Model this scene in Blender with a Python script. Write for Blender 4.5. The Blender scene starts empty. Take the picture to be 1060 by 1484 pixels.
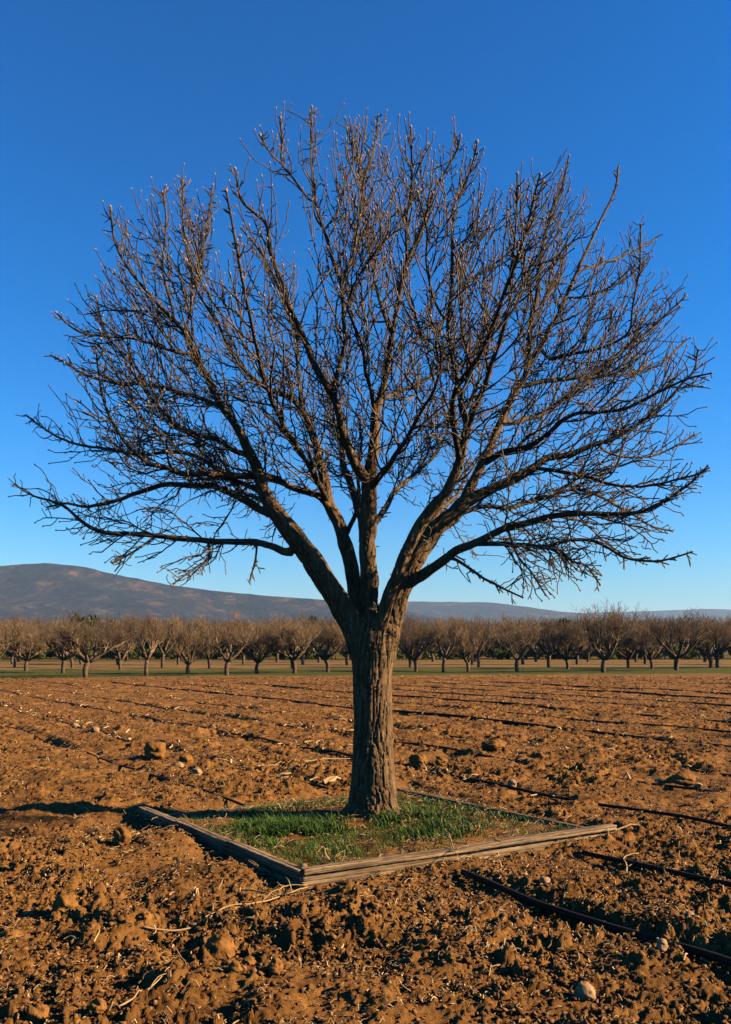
import bpy, math, random
import numpy as np
from mathutils import Vector, Euler

R = math.radians
rng = np.random.default_rng(11)
random.seed(11)
scene = bpy.context.scene
COL = scene.collection

# ------------------------------------------------------------------ camera model (survey of the place)
F_PX, HOR, CX, CAMH = 1284.0, 938.0, 530.0, 1.44
TREE_Y = 7.47
def at(px, py, d):
    """world point seen at photo pixel (px,py) at distance d along the view axis"""
    return np.array([(px - CX) * d / F_PX, d, CAMH - (py - HOR) * d / F_PX])
def on_ground(px, py):
    d = F_PX * CAMH / (py - HOR)
    return (px - CX) * d / F_PX, d

# ------------------------------------------------------------------ noise
def _hash(ix, iy, iz, seed):
    h = (ix.astype(np.int64) * 374761393 + iy.astype(np.int64) * 668265263 + iz * 2147483647 + seed * 974711) & 0xFFFFFFFF
    h = ((h ^ (h >> 13)) * 1274126177) & 0xFFFFFFFF
    h = ((h ^ (h >> 16)) * 2246822519) & 0xFFFFFFFF
    return ((h ^ (h >> 15)) & 0xFFFFFF) / float(0xFFFFFF)
def vn2(x, y, seed=0):
    x = np.asarray(x, float); y = np.asarray(y, float)
    ix = np.floor(x); iy = np.floor(y); fx = x - ix; fy = y - iy
    fx = fx * fx * fx * (fx * (fx * 6 - 15) + 10); fy = fy * fy * fy * (fy * (fy * 6 - 15) + 10)
    a = _hash(ix, iy, 0, seed); b = _hash(ix + 1, iy, 0, seed); c = _hash(ix, iy + 1, 0, seed); d = _hash(ix + 1, iy + 1, 0, seed)
    return (a + (b - a) * fx) * (1 - fy) + (c + (d - c) * fx) * fy
def fbm2(x, y, oct=4, seed=0, gain=.5):
    s = 0; a = 1; t = 0
    for o in range(oct):
        s = s + a * vn2(x * 2 ** o + 17.3 * o, y * 2 ** o - 9.1 * o, seed + o); t += a; a *= gain
    return s / t
def ridge2(x, y, oct=4, seed=0, gain=.5):
    s = 0; a = 1; t = 0
    for o in range(oct):
        s = s + a * (1 - np.abs(2 * vn2(x * 2 ** o + 3.3 * o, y * 2 ** o + 7.7 * o, seed + o) - 1)); t += a; a *= gain
    return s / t
def worley(x, y, seed):
    ix = np.floor(x); iy = np.floor(y); f1 = np.full(np.shape(x), 9.0); f2 = f1.copy(); cid = np.zeros(np.shape(x)); tl = cid.copy()
    for a in (-1, 0, 1):
        for b in (-1, 0, 1):
            cx = ix + a; cy = iy + b
            dx = cx + _hash(cx, cy, 1, seed) - x; dy = cy + _hash(cx, cy, 2, seed) - y; dd = dx * dx + dy * dy
            k = dd < f1; f2 = np.where(k, f1, np.minimum(f2, dd)); cid = np.where(k, _hash(cx, cy, 3, seed), cid); f1 = np.where(k, dd, f1)
            ta = _hash(cx, cy, 4, seed) * 6.28; tl = np.where(k, dx * np.cos(ta) + dy * np.sin(ta), tl)
    return np.sqrt(f1), np.sqrt(f2), cid, tl
def smooth(e0, e1, x):
    t = np.clip((x - e0) / (e1 - e0), 0, 1)
    return t * t * (3 - 2 * t)

# ------------------------------------------------------------------ mesh helpers
class Buf:
    def __init__(s): s.v = []; s.q = []; s.t = []; s.n = 0; s.a = []
    def add(s, v, q=None, t=None, a=None):
        v = np.asarray(v, float)
        if q is not None and len(q): s.q.append(np.asarray(q, np.int64) + s.n)
        if t is not None and len(t): s.t.append(np.asarray(t, np.int64) + s.n)
        s.v.append(v); s.n += len(v)
        s.a.append(np.full(len(v), 0.0 if a is None else a) if np.isscalar(a) or a is None else np.asarray(a, float))
    def mesh(s, name, smooth_shade=True):
        me = bpy.data.meshes.new(name)
        v = np.concatenate(s.v) if s.v else np.zeros((0, 3))
        q = np.concatenate(s.q) if s.q else np.zeros((0, 4), np.int64)
        t = np.concatenate(s.t) if s.t else np.zeros((0, 3), np.int64)
        me.vertices.add(len(v)); me.vertices.foreach_set('co', v.astype(np.float32).ravel())
        me.loops.add(q.size + t.size)
        me.loops.foreach_set('vertex_index', np.concatenate([q.ravel(), t.ravel()]).astype(np.int32))
        me.polygons.add(len(q) + len(t))
        ls = np.concatenate([np.arange(len(q)) * 4, q.size + np.arange(len(t)) * 3]).astype(np.int32)
        me.polygons.foreach_set('loop_start', ls)
        me.update(calc_edges=True); me.validate()
        at_ = me.attributes.new('tone', 'FLOAT', 'POINT')
        at_.data.foreach_set('value', np.concatenate(s.a).astype(np.float32))
        if smooth_shade: me.polygons.foreach_set('use_smooth', np.ones(len(me.polygons), bool))
        return me
    def obj(s, name, mat, parent=None, smooth_shade=True):
        o = bpy.data.objects.new(name, s.mesh(name, smooth_shade)); COL.objects.link(o)
        o.data.materials.append(mat)
        if parent: o.parent = parent
        return o
def tag(o, label=None, cat=None, group=None, kind=None):
    if label: o['label'] = label
    if cat: o['category'] = cat
    if group: o['group'] = group
    if kind: o['kind'] = kind
    return o
def empty(name, loc=(0, 0, 0)):
    o = bpy.data.objects.new(name, None); COL.objects.link(o); o.location = loc
    o.empty_display_size = .2
    return o
def tube(buf, P, rad, n=6, cap=True, tone=0.0):
    P = np.asarray(P, float); m = len(P)
    rad = np.broadcast_to(np.asarray(rad, float), (m,))
    T = np.gradient(P, axis=0); T /= np.linalg.norm(T, axis=1)[:, None] + 1e-12
    md = P[-1] - P[0]; md = md / (np.linalg.norm(md) + 1e-9)
    ref = np.array([0.31, 0.9, .2]) if abs(md[1]) < .8 else np.array([.95, .1, .25])
    ref = ref - md * ref.dot(md); ref /= np.linalg.norm(ref)
    N = ref - T * (T @ ref)[:, None]; N /= np.linalg.norm(N, axis=1)[:, None] + 1e-9
    B = np.cross(T, N)
    ang = np.arange(n) * 2 * math.pi / n
    V = P[:, None] + rad[:, None, None] * (np.cos(ang)[None, :, None] * N[:, None] + np.sin(ang)[None, :, None] * B[:, None])
    V = V.reshape(-1, 3)
    i = np.arange(m - 1)[:, None] * n; j = np.arange(n)[None]; k = (j + 1) % n
    q = np.stack([i + j, i + k, i + n + k, i + n + j], -1).reshape(-1, 4)
    tr = None
    if cap:
        V = np.vstack([V, P[0], P[-1]])
        jj = np.arange(n); kk = (jj + 1) % n
        tr = np.vstack([np.stack([kk, jj, np.full(n, m * n)], 1), np.stack([jj + (m - 1) * n, kk + (m - 1) * n, np.full(n, m * n + 1)], 1)])
    buf.add(V, q, tr, tone)
def catmull(P, step):
    P = np.asarray(P, float)
    X = np.vstack([2 * P[0] - P[1], P, 2 * P[-1] - P[-2]]); out = []
    for i in range(1, len(X) - 2):
        p0, p1, p2, p3 = X[i - 1], X[i], X[i + 1], X[i + 2]
        n = max(1, int(round(np.linalg.norm((p2 - p1)[:3]) / step)))
        t = (np.arange(n) / n)[:, None]
        out.append(.5 * (2 * p1 + (p2 - p0) * t + (2 * p0 - 5 * p1 + 4 * p2 - p3) * t ** 2 + (3 * p1 - p0 - 3 * p2 + p3) * t ** 3))
    out.append(P[-1][None])
    return np.vstack(out)

# ------------------------------------------------------------------ material helpers
def new_mat(name, rough=.9, spec=.2):
    m = bpy.data.materials.new(name); m.use_nodes = True
    nt = m.node_tree; b = nt.nodes['Principled BSDF']
    b.inputs['Roughness'].default_value = rough
    b.inputs['Specular IOR Level'].default_value = spec
    return m, nt, b
def nd(nt, t, **kw):
    n = nt.nodes.new(t)
    for k, v in kw.items():
        if k in n.inputs.keys(): n.inputs[k].default_value = v
        else: setattr(n, k, v)
    return n
def ramp(nt, stops, fac):
    r = nt.nodes.new('ShaderNodeValToRGB'); e = r.color_ramp.elements
    while len(e) < len(stops): e.new(.5)
    for x, (p, c) in zip(e, stops): x.position = p; x.color = (*c, 1)
    nt.links.new(fac, r.inputs['Fac']); return r
def noise(nt, scale, detail=4, vec=None, rough=.55, dist=0.0):
    n = nd(nt, 'ShaderNodeTexNoise', Scale=scale, Detail=detail, Roughness=rough, Distortion=dist)
    if vec is not None: nt.links.new(vec, n.inputs['Vector'])
    return n
def objcoord(nt, scale=(1, 1, 1)):
    tc = nt.nodes.new('ShaderNodeTexCoord'); mp = nt.nodes.new('ShaderNodeMapping')
    mp.inputs['Scale'].default_value = scale
    nt.links.new(tc.outputs['Object'], mp.inputs['Vector']); return mp.outputs['Vector']
def mixc(nt, fac, a, b, mode='MIX'):
    m = nt.nodes.new('ShaderNodeMix'); m.data_type = 'RGBA'; m.blend_type = mode
    if isinstance(fac, (int, float)): m.inputs[0].default_value = fac
    else: nt.links.new(fac, m.inputs[0])
    for s, v in ((6, a), (7, b)):
        if isinstance(v, tuple): m.inputs[s].default_value = (*v, 1)
        else: nt.links.new(v, m.inputs[s])
    return m.outputs[2]
def bump(nt, bsdf, h, strength=.5, dist=.01):
    b = nd(nt, 'ShaderNodeBump', Strength=strength, Distance=dist)
    nt.links.new(h, b.inputs['Height']); nt.links.new(b.outputs['Normal'], bsdf.inputs['Normal'])
def tonemix_mat(name, a, b, rough=.9, scale=8, var=.35):
    """colour between a and b by the per-piece 'tone' attribute plus noise"""
    m, nt, bs = new_mat(name, rough)
    at_ = nd(nt, 'ShaderNodeAttribute', attribute_name='tone')
    n = noise(nt, scale, 4, objcoord(nt))
    ad = nd(nt, 'ShaderNodeMath', operation='MULTIPLY_ADD'); nt.links.new(n.outputs['Fac'], ad.inputs[0])
    ad.inputs[1].default_value = var * 2; nt.links.new(at_.outputs['Fac'], ad.inputs[2])
    sb = nd(nt, 'ShaderNodeMath', operation='SUBTRACT', use_clamp=True); nt.links.new(ad.outputs[0], sb.inputs[0]); sb.inputs[1].default_value = var
    nt.links.new(mixc(nt, sb.outputs[0], a, b), bs.inputs['Base Color'])
    return m, nt, bs

# ------------------------------------------------------------------ setting parameters
ROWU = np.array([-0.5545, 0.832]); ROWV = np.array([0.832, 0.5545])     # along / across the planting rows
BED = dict(F=np.array([-0.385, 5.42]), L=np.array([-1.86, 7.48]), R=np.array([1.85, 6.74]))
BED['B'] = BED['L'] + BED['R'] - BED['F']
BC = (BED['L'] + BED['R']) / 2
def bed_uv(x, y):
    e1 = BED['R'] - BED['F']; e2 = BED['L'] - BED['F']
    dx = x - BED['F'][0]; dy = y - BED['F'][1]
    u = (dx * e1[0] + dy * e1[1]) / e1.dot(e1); v = (dx * e2[0] + dy * e2[1]) / e2.dot(e2)
    return u, v
ROWS = [3.58, 4.66, 6.25, 7.7, 9.2, 11.4, 13.3, 15.2, 17.4, 19.6, 22.0, 24.6, 27.5, 30.5, 34.0]
def field_edge(x): return 44.5 + 0.2 * x
def ground_z(x, y, fine=True):
    """soil relief; x,y numpy arrays"""
    x = np.asarray(x, float); y = np.asarray(y, float)
    d = np.sqrt(x * x + y * y)
    off = x * ROWV[0] + y * ROWV[1]; al = x * ROWU[0] + y * ROWU[1]
    infield = 1 - smooth(-2, 2.5, y - field_edge(x) + 3 * (vn2(x * .12, y * .12, 5) - .5))
    tree_d = np.hypot(x - .06, y - TREE_Y)
    z = .06 * (fbm2(x * .45, y * .45, 3, 1) - .5)
    near = 1 - smooth(9, 30, d)
    rough_amp = .55 + .45 * near
    # clods and pockets
    wx = x + .22 * (vn2(x * 3.1, y * 3.1, 61) - .5); wy = y + .22 * (vn2(x * 3.1, y * 3.1, 62) - .5)
    c = fbm2(wx * 2.1, wy * 2.1, 3, 20)
    z = z + .15 * rough_amp * (c - .5)
    if fine:
        b = ridge2(wx * 6.5, wy * 6.5, 3, 30)
        z = z + .040 * rough_amp * (b - .55) * (.5 + c)
        qx = x + .05 * (vn2(x * 17, y * 17, 63) - .5); qy = y + .05 * (vn2(x * 17, y * 17, 64) - .5)
        patch = smooth(.40, .60, .6 * fbm2(x * .8, y * .8, 2, 46) + .4 * fbm2(x * 2.6, y * 2.6, 2, 48))
        pw = (.12 + .88 * patch) * rough_amp
        f1, f2, cid, tl = worley(qx * 6.2, qy * 6.2, 45); big = cid > .62
        z = z + big * (.085 * (cid - .55) + .045 * tl) * smooth(.0, .22, f2 - f1) * pw
        f1, f2, cid, tl = worley(qx * 15 + 3.3, qy * 15, 47)
        z = z + ((.030 * cid ** 2 + .022 * tl) * smooth(.0, .22, f2 - f1) - .010 * (1 - smooth(0, .10, f2 - f1))) * pw
        f1, f2, cid, tl = worley(qx * 38 + 1.3, qy * 38, 49)
        z = z + ((.012 * cid ** 2 + .010 * tl) * smooth(.0, .25, f2 - f1) - .004 * (1 - smooth(0, .14, f2 - f1))) * (1 - smooth(6, 15, d)) * (.35 + .65 * patch)
        z = z + .016 * (fbm2(qx * 42, qy * 42, 3, 44, .6) - .5) * near
    # furrows beside the rows
    for i, r in enumerate(ROWS):
        w = .085 + .02 * (i % 3)
        o = off - r - .10 * (vn2(al * .35, np.full_like(al, r), 70) - .5)
        m = vn2(al * .8, np.full_like(al, r * 3.7), 71)
        z = z - (.012 + .025 * m) * np.exp(-((o + .03) / w) ** 2) + np.clip(m - .35, 0, 1) * .075 * np.exp(-((o - .16) / (w * 1.1)) ** 2)
    z = z * infield + (1 - infield) * (.12 * (fbm2(x * .2, y * .2, 3, 8) - .5))
    u, v = bed_uv(x, y)
    e = np.maximum(np.abs(u - .5), np.abs(v - .5)) * 2
    inb = 1 - smooth(1.05, 1.22, e)
    zb = .035 * (fbm2(x * 5, y * 5, 3, 90) - .5) + .055 * np.exp(-(tree_d / .5) ** 2)
    zb = zb - .035 * smooth(.98, 1.04, e) + .02 * (fbm2(x * 9, y * 9, 3, 91) - .5) * smooth(.98, 1.04, e)
    z = z * (1 - inb) + zb * inb
    return z
def gz(x, y, fine=True): return float(ground_z(np.array([x]), np.array([y]), fine)[0])

# ------------------------------------------------------------------ materials
def mat_ground():
    m, nt, b = new_mat('ground_soil_and_grass', .95, .08)
    v = objcoord(nt)
    n1 = noise(nt, 1.3, 5, v); n2 = noise(nt, 14, 6, v, .65); n3 = noise(nt, 85, 5, v, .75)
    base = ramp(nt, [(.25, (.080, .0355, .0098)), (.5, (.152, .0710, .0200)), (.78, (.25, .125, .038))], n2.outputs['Fac']).outputs[0]
    base = mixc(nt, .75, base, ramp(nt, [(.3, (.55, .52, .50)), (.52, (1.0, .98, .95)), (.72, (1.35, 1.36, 1.32))], n1.outputs['Fac']).outputs[0], 'MULTIPLY')
    specks = ramp(nt, [(.63, (0, 0, 0)), (.70, (1, 1, 1))], n3.outputs['Fac']).outputs[0]
    base = mixc(nt, specks, base, (.28, .160, .060))
    # zones beyond the tilled field: grass strips and dry stubble
    sx = nd(nt, 'ShaderNodeSeparateXYZ'); nt.links.new(v, sx.inputs[0])
    nz = noise(nt, .10, 3, v); nz2 = noise(nt, .5, 4, v)
    def M(op, a, bb):
        k = nd(nt, 'ShaderNodeMath', operation=op)
        for i, q in enumerate((a, bb)):
            if isinstance(q, (int, float)): k.inputs[i].default_value = q
            else: nt.links.new(q, k.inputs[i])
        return k.outputs[0]
    e = M('SUBTRACT', sx.outputs['Y'], M('ADD', M('MULTIPLY', sx.outputs['X'], .2), 44.5))
    e = M('ADD', e, M('MULTIPLY', M('SUBTRACT', nz.outputs['Fac'], .5), 9.0))
    e = M('ADD', e, M('MULTIPLY', M('SUBTRACT', nz2.outputs['Fac'], .5), 5.0))
    k = M('DIVIDE', M('ADD', e, 10), 100.0)
    ng = noise(nt, 3.0, 5, v)
    grass = ramp(nt, [(.3, (.018, .026, .004)), (.6, (.060, .063, .008)), (.8, (.080, .070, .018))], ng.outputs['Fac']).outputs[0]
    tan = ramp(nt, [(.3, (.115, .062, .019)), (.7, (.19, .112, .036))], ng.outputs['Fac']).outputs[0]
    zone = nt.nodes.new('ShaderNodeValToRGB'); z = zone.color_ramp; z.interpolation = 'LINEAR'
    st = [(0.0, 0), (.085, 0), (.11, 1), (.24, .95), (.29, .05), (.60, .1), (.64, 1), (.72, .9), (.80, .2), (1, .5)]
    while len(z.elements) < len(st): z.elements.new(.5)
    for q, (p, g) in zip(z.elements, st): q.position = p; q.color = (g, g, g, 1)
    nt.links.new(k, zone.inputs['Fac'])
    field = ramp(nt, [(.088, (0, 0, 0)), (.10, (1, 1, 1))], k).outputs[0]
    far = mixc(nt, zone.outputs[0], tan, grass)
    nt.links.new(mixc(nt, field, base, far), b.inputs['Base Color'])
    bump(nt, b, n3.outputs['Fac'], 1.0, .014)
    return m
def mat_bark():
    m, nt, b = new_mat('bark', .92, .12)
    v = objcoord(nt, (1, 1, .14))
    n1 = noise(nt, 38, 6, v, .65, .6); n2 = noise(nt, 5, 4, objcoord(nt))
    c = ramp(nt, [(.3, (.036, .021, .010)), (.5, (.098, .061, .031)), (.75, (.20, .132, .071))], n1.outputs['Fac']).outputs[0]
    c = mixc(nt, .6, c, ramp(nt, [(.3, (.7, .66, .6)), (.7, (1.1, 1.08, 1.05))], n2.outputs['Fac']).outputs[0], 'MULTIPLY')
    nt.links.new(c, b.inputs['Base Color'])
    bump(nt, b, n1.outputs['Fac'], .7, .012)
    return m
def simple_noise_mat(name, stops, scale, rough=.9, spec=.15, stretch=(1, 1, 1), bmp=0, detail=5, bd=.005):
    m, nt, b = new_mat(name, rough, spec)
    n = noise(nt, scale, detail, objcoord(nt, stretch), .6)
    nt.links.new(ramp(nt, stops, n.outputs['Fac']).outputs[0], b.inputs['Base Color'])
    if bmp: bump(nt, b, n.outputs['Fac'], bmp, bd)
    return m
M_GROUND = mat_ground()
M_BARK = mat_bark()
M_BRANCH = simple_noise_mat('branch_bark', [(.3, (.026, .016, .008)), (.55, (.070, .045, .024)), (.8, (.14, .096, .055))], 22, bmp=.4)
M_TWIG = simple_noise_mat('twig_bark', [(.3, (.038, .025, .014)), (.7, (.140, .102, .065))], 9)
M_BUD = simple_noise_mat('bud_scales', [(.3, (.20, .13, .085)), (.7, (.34, .25, .175))], 40)
M_CLOD = simple_noise_mat('clod_soil', [(.25, (.085, .0375, .0102)), (.5, (.150, .0685, .0190)), (.8, (.23, .111, .0350))], 26, .95, .06, bmp=.8, bd=.02)
M_STONE = simple_noise_mat('field_stone', [(.3, (.17, .092, .040)), (.7, (.27, .165, .085))], 18, .85, .2, bmp=.4, bd=.01)
M_DRIP = simple_noise_mat('black_polythene', [(.3, (.006, .005, .004)), (.75, (.016, .011, .007))], 12, .75, .12)
M_WOOD = simple_noise_mat('weathered_wood', [(.25, (.05, .028, .014)), (.5, (.13, .078, .038)), (.8, (.20, .13, .066))], 6, .8, .2, (1, 14, 14), .6, 6, .006)
M_WOODV = None

# ------------------------------------------------------------------ ground: one sheet out to the horizon
def build_ground():
    ys = [2.0]
    while ys[-1] < 62: ys.append(ys[-1] + max(.0075, .0024 * ys[-1]))
    while ys[-1] < 14000: ys.append(ys[-1] * 1.12)
    back = [2.0 - 1.4 ** k * .05 for k in range(1, 27)]
    ys = np.array(back[::-1] + ys)
    t = np.concatenate([np.linspace(-1, 1, 861)])
    ext = np.cumsum(1.32 ** np.arange(1, 29)) * .02
    ext = ext / ext[-1] * 1.0
    X = []
    for y in ys:
        d = min(max(y, 2.0), 62.0); w = .64 * d + 1.0
        far = max(400.0, min(y, 14000) * 1.3)
        e = w + ext ** 1.0 * (far - w)
        X.append(np.concatenate([-e[::-1], t * w, e]))
    X = np.array(X); Y = np.repeat(ys[:, None], X.shape[1], 1)
    Z = ground_z(X.ravel(), Y.ravel()).reshape(X.shape)
    mute = (1 - smooth(60, 90, np.hypot(X, Y)))
    mute *= 1 - .6 * smooth(1.0, 1.4, np.abs(X) / (.64 * np.clip(Y, 2, 62) + 1.0)) * (Y > 0)
    Z *= mute
    nr, nc = X.shape
    i = np.arange(nr - 1)[:, None] * nc; j = np.arange(nc - 1)[None]
    q = np.stack([i + j, i + j + 1, i + nc + j + 1, i + nc + j], -1).reshape(-1, 4)
    b = Buf(); b.add(np.stack([X, Y, Z], -1).reshape(-1, 3), q)
    o = b.obj('ground', M_GROUND); tag(o, kind='structure', label='tilled reddish brown field with grass and stubble strips beyond')
build_ground()

# ------------------------------------------------------------------ lumpy solids (clods, stones)
def ico(sub):
    import bmesh
    bm = bmesh.new(); bmesh.ops.create_icosphere(bm, subdivisions=sub, radius=1)
    v = np.array([x.co[:] for x in bm.verts]); f = np.array([[q.index for q in p.verts] for p in bm.faces]); bm.free()
    return v, f
ICO1, ICO2, ICO4 = ico(1), ico(2), ico(4)
def n3(P, s, seed): return (vn2(P[:, 0] * s + 3.1 * P[:, 2] * s, P[:, 1] * s - 1.7 * P[:, 2] * s, seed) + vn2(P[:, 2] * s + 5, (P[:, 0] + P[:, 1]) * s, seed + 1)) / 2
def lump(seed, rough=.5, facet=.0, ic=ICO4):
    v, f = ic; v = v.copy(); r = np.random.default_rng(seed)
    h = .72 + rough * (n3(v, 1.3, seed) - .3) + rough * .5 * (n3(v, 3.1, seed + 5) - .5) + rough * .28 * (n3(v, 8, seed + 9) - .5)
    v = v * h[:, None]
    if facet:
        for k in range(9):
            n = r.normal(size=3); n /= np.linalg.norm(n); lim = r.uniform(.5, .75)
            dd = v @ n; v = v - np.maximum(0, dd - lim)[:, None] * n * facet
    return v, f

def scatter_lumps():
    """angular broken crumbs, shards and crust flakes"""
    b = Buf(); r = np.random.default_rng(5)
    V0, F0 = ICO1; protos = []
    for k in range(40):
        v = V0 * r.uniform(.35, 1.3, (len(V0), 1)) + r.normal(size=V0.shape) * .2
        protos.append(v * np.array([1.0, r.uniform(.35, .9), r.uniform(.22, .75)]))
    protos = np.array(protos)
    N = 170000
    d = 2.6 * np.exp(r.uniform(0, 1, N) ** 1.2 * math.log(42 / 2.6)); x = r.uniform(-1, 1, N) * (.48 * d + .6)
    cl = .6 * fbm2(x * .9, d * .9, 2, 300) + .4 * fbm2(x * 3.5, d * 3.5, 2, 301)
    keep = r.uniform(0, 1, N) < smooth(.36, .62, cl) * .85 + .15
    u, v = bed_uv(x, d); keep &= ~((u > -.02) & (u < 1.02) & (v > -.02) & (v < 1.02))
    x, d = x[keep], d[keep]; z = ground_z(x, d); n = len(x)
    s = np.minimum(.0032 + r.exponential(.0048, n), .019) * (1 + d * .06)
    ax = r.normal(size=(n, 3)); ax /= np.linalg.norm(ax, axis=1)[:, None]; ang = r.uniform(0, 1.1, n); yaw = r.uniform(0, 6.283, n)
    P = protos[r.integers(0, 40, n)]
    c, si = np.cos(yaw)[:, None], np.sin(yaw)[:, None]
    P = np.stack([P[..., 0] * c - P[..., 1] * si, P[..., 0] * si + P[..., 1] * c, P[..., 2]], -1)
    ca, sa = np.cos(ang)[:, None, None], np.sin(ang)[:, None, None]; A = ax[:, None, :]
    P = P * ca + np.cross(A, P) * sa + A * (P * A).sum(-1, keepdims=True) * (1 - ca)
    W = P * s[:, None, None] + np.stack([x, d, z + s * .28], 1)[:, None, :]
    m = V0.shape[0]
    b.add(W.reshape(-1, 3), None, (F0[None] + (np.arange(n) * m)[:, None, None]).reshape(-1, 3), np.repeat(np.clip(r.uniform(0, 1, n) - s / .05, 0, 1), m))
    m_, nt, bs = tonemix_mat('soil_crumbs', (.072, .0315, .0085), (.25, .124, .038), .95, 30, .2)
    tag(b.obj('soil_crumbs', m_, None, False), 'loose broken crumbs and crust flakes of brown soil scattered over the field', 'soil', None, 'stuff')
scatter_lumps()

def place_lump(name, px, py, wpx, hpx, label, cat, mat, seed, facet=0, rough=.5, group=None):
    x, d = on_ground(px, py); s = wpx / F_PX * d / 2; h = hpx / F_PX * d / 2
    V, Fc = lump(seed, rough, facet)
    V = V / np.abs(V[:, 0]).max(); V[:, 2] /= np.abs(V[:, 2]).max()
    b = Buf(); b.add(V * [s, s * .9, h * 1.05], None, Fc, .5)
    o = b.obj(name, mat, None, True); o.location = (x, d, gz(x, d, True) + h * .55)
    tag(o, label, cat, group)
CL = 'clods of soil lying on the field'; ST = 'stones lying on the field'
for a in [
    ('soil_clod', 224, 1100, 34, 34, 'pyramid shaped brown clod standing up on the stony ridge left of the tree', 'clod', M_CLOD, 1, .8, .5, CL),
    ('soil_clod', 95, 1322, 42, 46, 'big rounded soil clod near the left edge of the foreground', 'clod', M_CLOD, 2, .3, .7, CL),
    ('soil_clod', 132, 1352, 34, 34, 'crumbly soil clod just right of and below the big rounded clod', 'clod', M_CLOD, 3, .2, .9, CL),
    ('soil_clod', 318, 1372, 56, 52, 'largest jagged clod in the foreground under the long dry stalk', 'clod', M_CLOD, 4, .3, 1.0, CL),
    ('soil_clod', 360, 1394, 22, 24, 'small pale clod touching the right foot of the jagged clod', 'clod', M_CLOD, 5, .2, .5, CL),
    ('soil_clod', 341, 1420, 22, 24, 'small round clod below the jagged clod, first of the side by side pair', 'clod', M_CLOD, 6, .1, .5, CL),
    ('soil_clod', 398, 1420, 26, 30, 'round clod right of its smaller twin, at the lower middle left', 'clod', M_CLOD, 7, .2, .6, CL),
    ('soil_clod', 56, 1480, 36, 36, 'dark clod cut by the bottom edge in the left corner', 'clod', M_CLOD, 8, .2, .7, CL),
    ('soil_clod', 142, 1482, 28, 26, 'small clod at the bottom edge beside the corner clod', 'clod', M_CLOD, 9, .2, .7, CL),
    ('soil_clod', 176, 1232, 32, 34, 'upright clod in front of the shaded left side of the wooden bed', 'clod', M_CLOD, 10, .4, .8, CL),
    ('soil_clod', 988, 1136, 44, 22, 'broad flat clod casting a dark shadow near the right edge mid field', 'clod', M_CLOD, 11, .5, .7, CL),
    ('soil_clod', 716, 1090, 40, 18, 'low clod in the furrow to the right of the trunk', 'clod', M_CLOD, 12, .4, .8, CL),
    ('soil_clod', 270, 1112, 22, 18, 'lumpy clod next on the ridge right of the pyramid clod', 'clod', M_CLOD, 13, .4, .8, CL),
    ('soil_clod', 640, 1114, 20, 16, 'small clod on the black drip line right of the trunk', 'clod', M_CLOD, 14, .4, .8, CL),
    ('soil_clod', 606, 1112, 30, 20, 'lumpy clod on the drip line closest to the trunk on its right', 'clod', M_CLOD, 15, .4, .8, CL),
    ('field_stone', 847, 1440, 32, 34, 'smooth tan stone in the lower right foreground', 'stone', M_STONE, 21, .5, .35, ST),
    ('field_stone', 1028, 1322, 21, 17, 'pale rounded stone near the right edge above the front drip line', 'stone', M_STONE, 22, .3, .3, ST),
    ('field_stone', 1000, 1354, 15, 14, 'small pale stone below the rounded stone at the right edge', 'stone', M_STONE, 23, .3, .4, ST),
    ('field_stone', 960, 1388, 18, 22, 'brown upright stone just below the front drip line on the right', 'stone', M_STONE, 24, .4, .4, ST),
    ('field_stone', 743, 1141, 15, 15, 'whitish tooth shaped stone standing beside the drip line behind the bed', 'stone', M_STONE, 25, .7, .4, ST),
    ('field_stone', 286, 1128, 18, 14, 'pale stone at the lower end of the ridge left of the bed', 'stone', M_STONE, 26, .6, .5, ST),
    ('field_stone', 258, 1116, 18, 12, 'flat pale stone on the ridge just below the pyramid clod', 'stone', M_STONE, 27, .6, .5, ST),
    ('field_stone', 790, 1292, 17, 12, 'pale flat stone lying between the board and the front drip line', 'stone', M_STONE, 28, .6, .4, ST),
    ('field_stone', 138, 1063, 13, 12, 'pale stone midway along the far left ridge', 'stone', M_STONE, 29, .6, .4, ST),
    ('field_stone', 109, 1052, 11, 11, 'pale stone farthest up the left ridge', 'stone', M_STONE, 30, .6, .4, ST),
]: place_lump(*a)

# ------------------------------------------------------------------ drip lines along the rows, dark strips for far furrow shadows
def drip(off, a0, a1, label, rad=.013, lift=.012):
    rad *= 1.15
    al = np.arange(a0, a1, .12 if off < 8 else .3)
    o = off + .05 * (vn2(al * .5, np.full_like(al, off), 77) - .5) * 2 + .12 * (vn2(al * .12, np.full_like(al, off), 78) - .5)
    x = al * ROWU[0] + o * ROWV[0]; y = al * ROWU[1] + o * ROWV[1]
    z = ground_z(x, y, False)
    ker = np.ones(9) / 9; zp = np.pad(z, 4, 'edge'); z = np.convolve(zp, ker, 'valid') + lift + (.022 if off < 7 else .004) + .03 * (vn2(al * .9, np.full_like(al, off + 9), 79) - .45)
    b = Buf(); tube(b, np.stack([x, y, z], 1), rad, 8)
    tag(b.obj('drip_line', M_DRIP), label, 'drip line', 'black drip irrigation lines along the planting rows')
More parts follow.
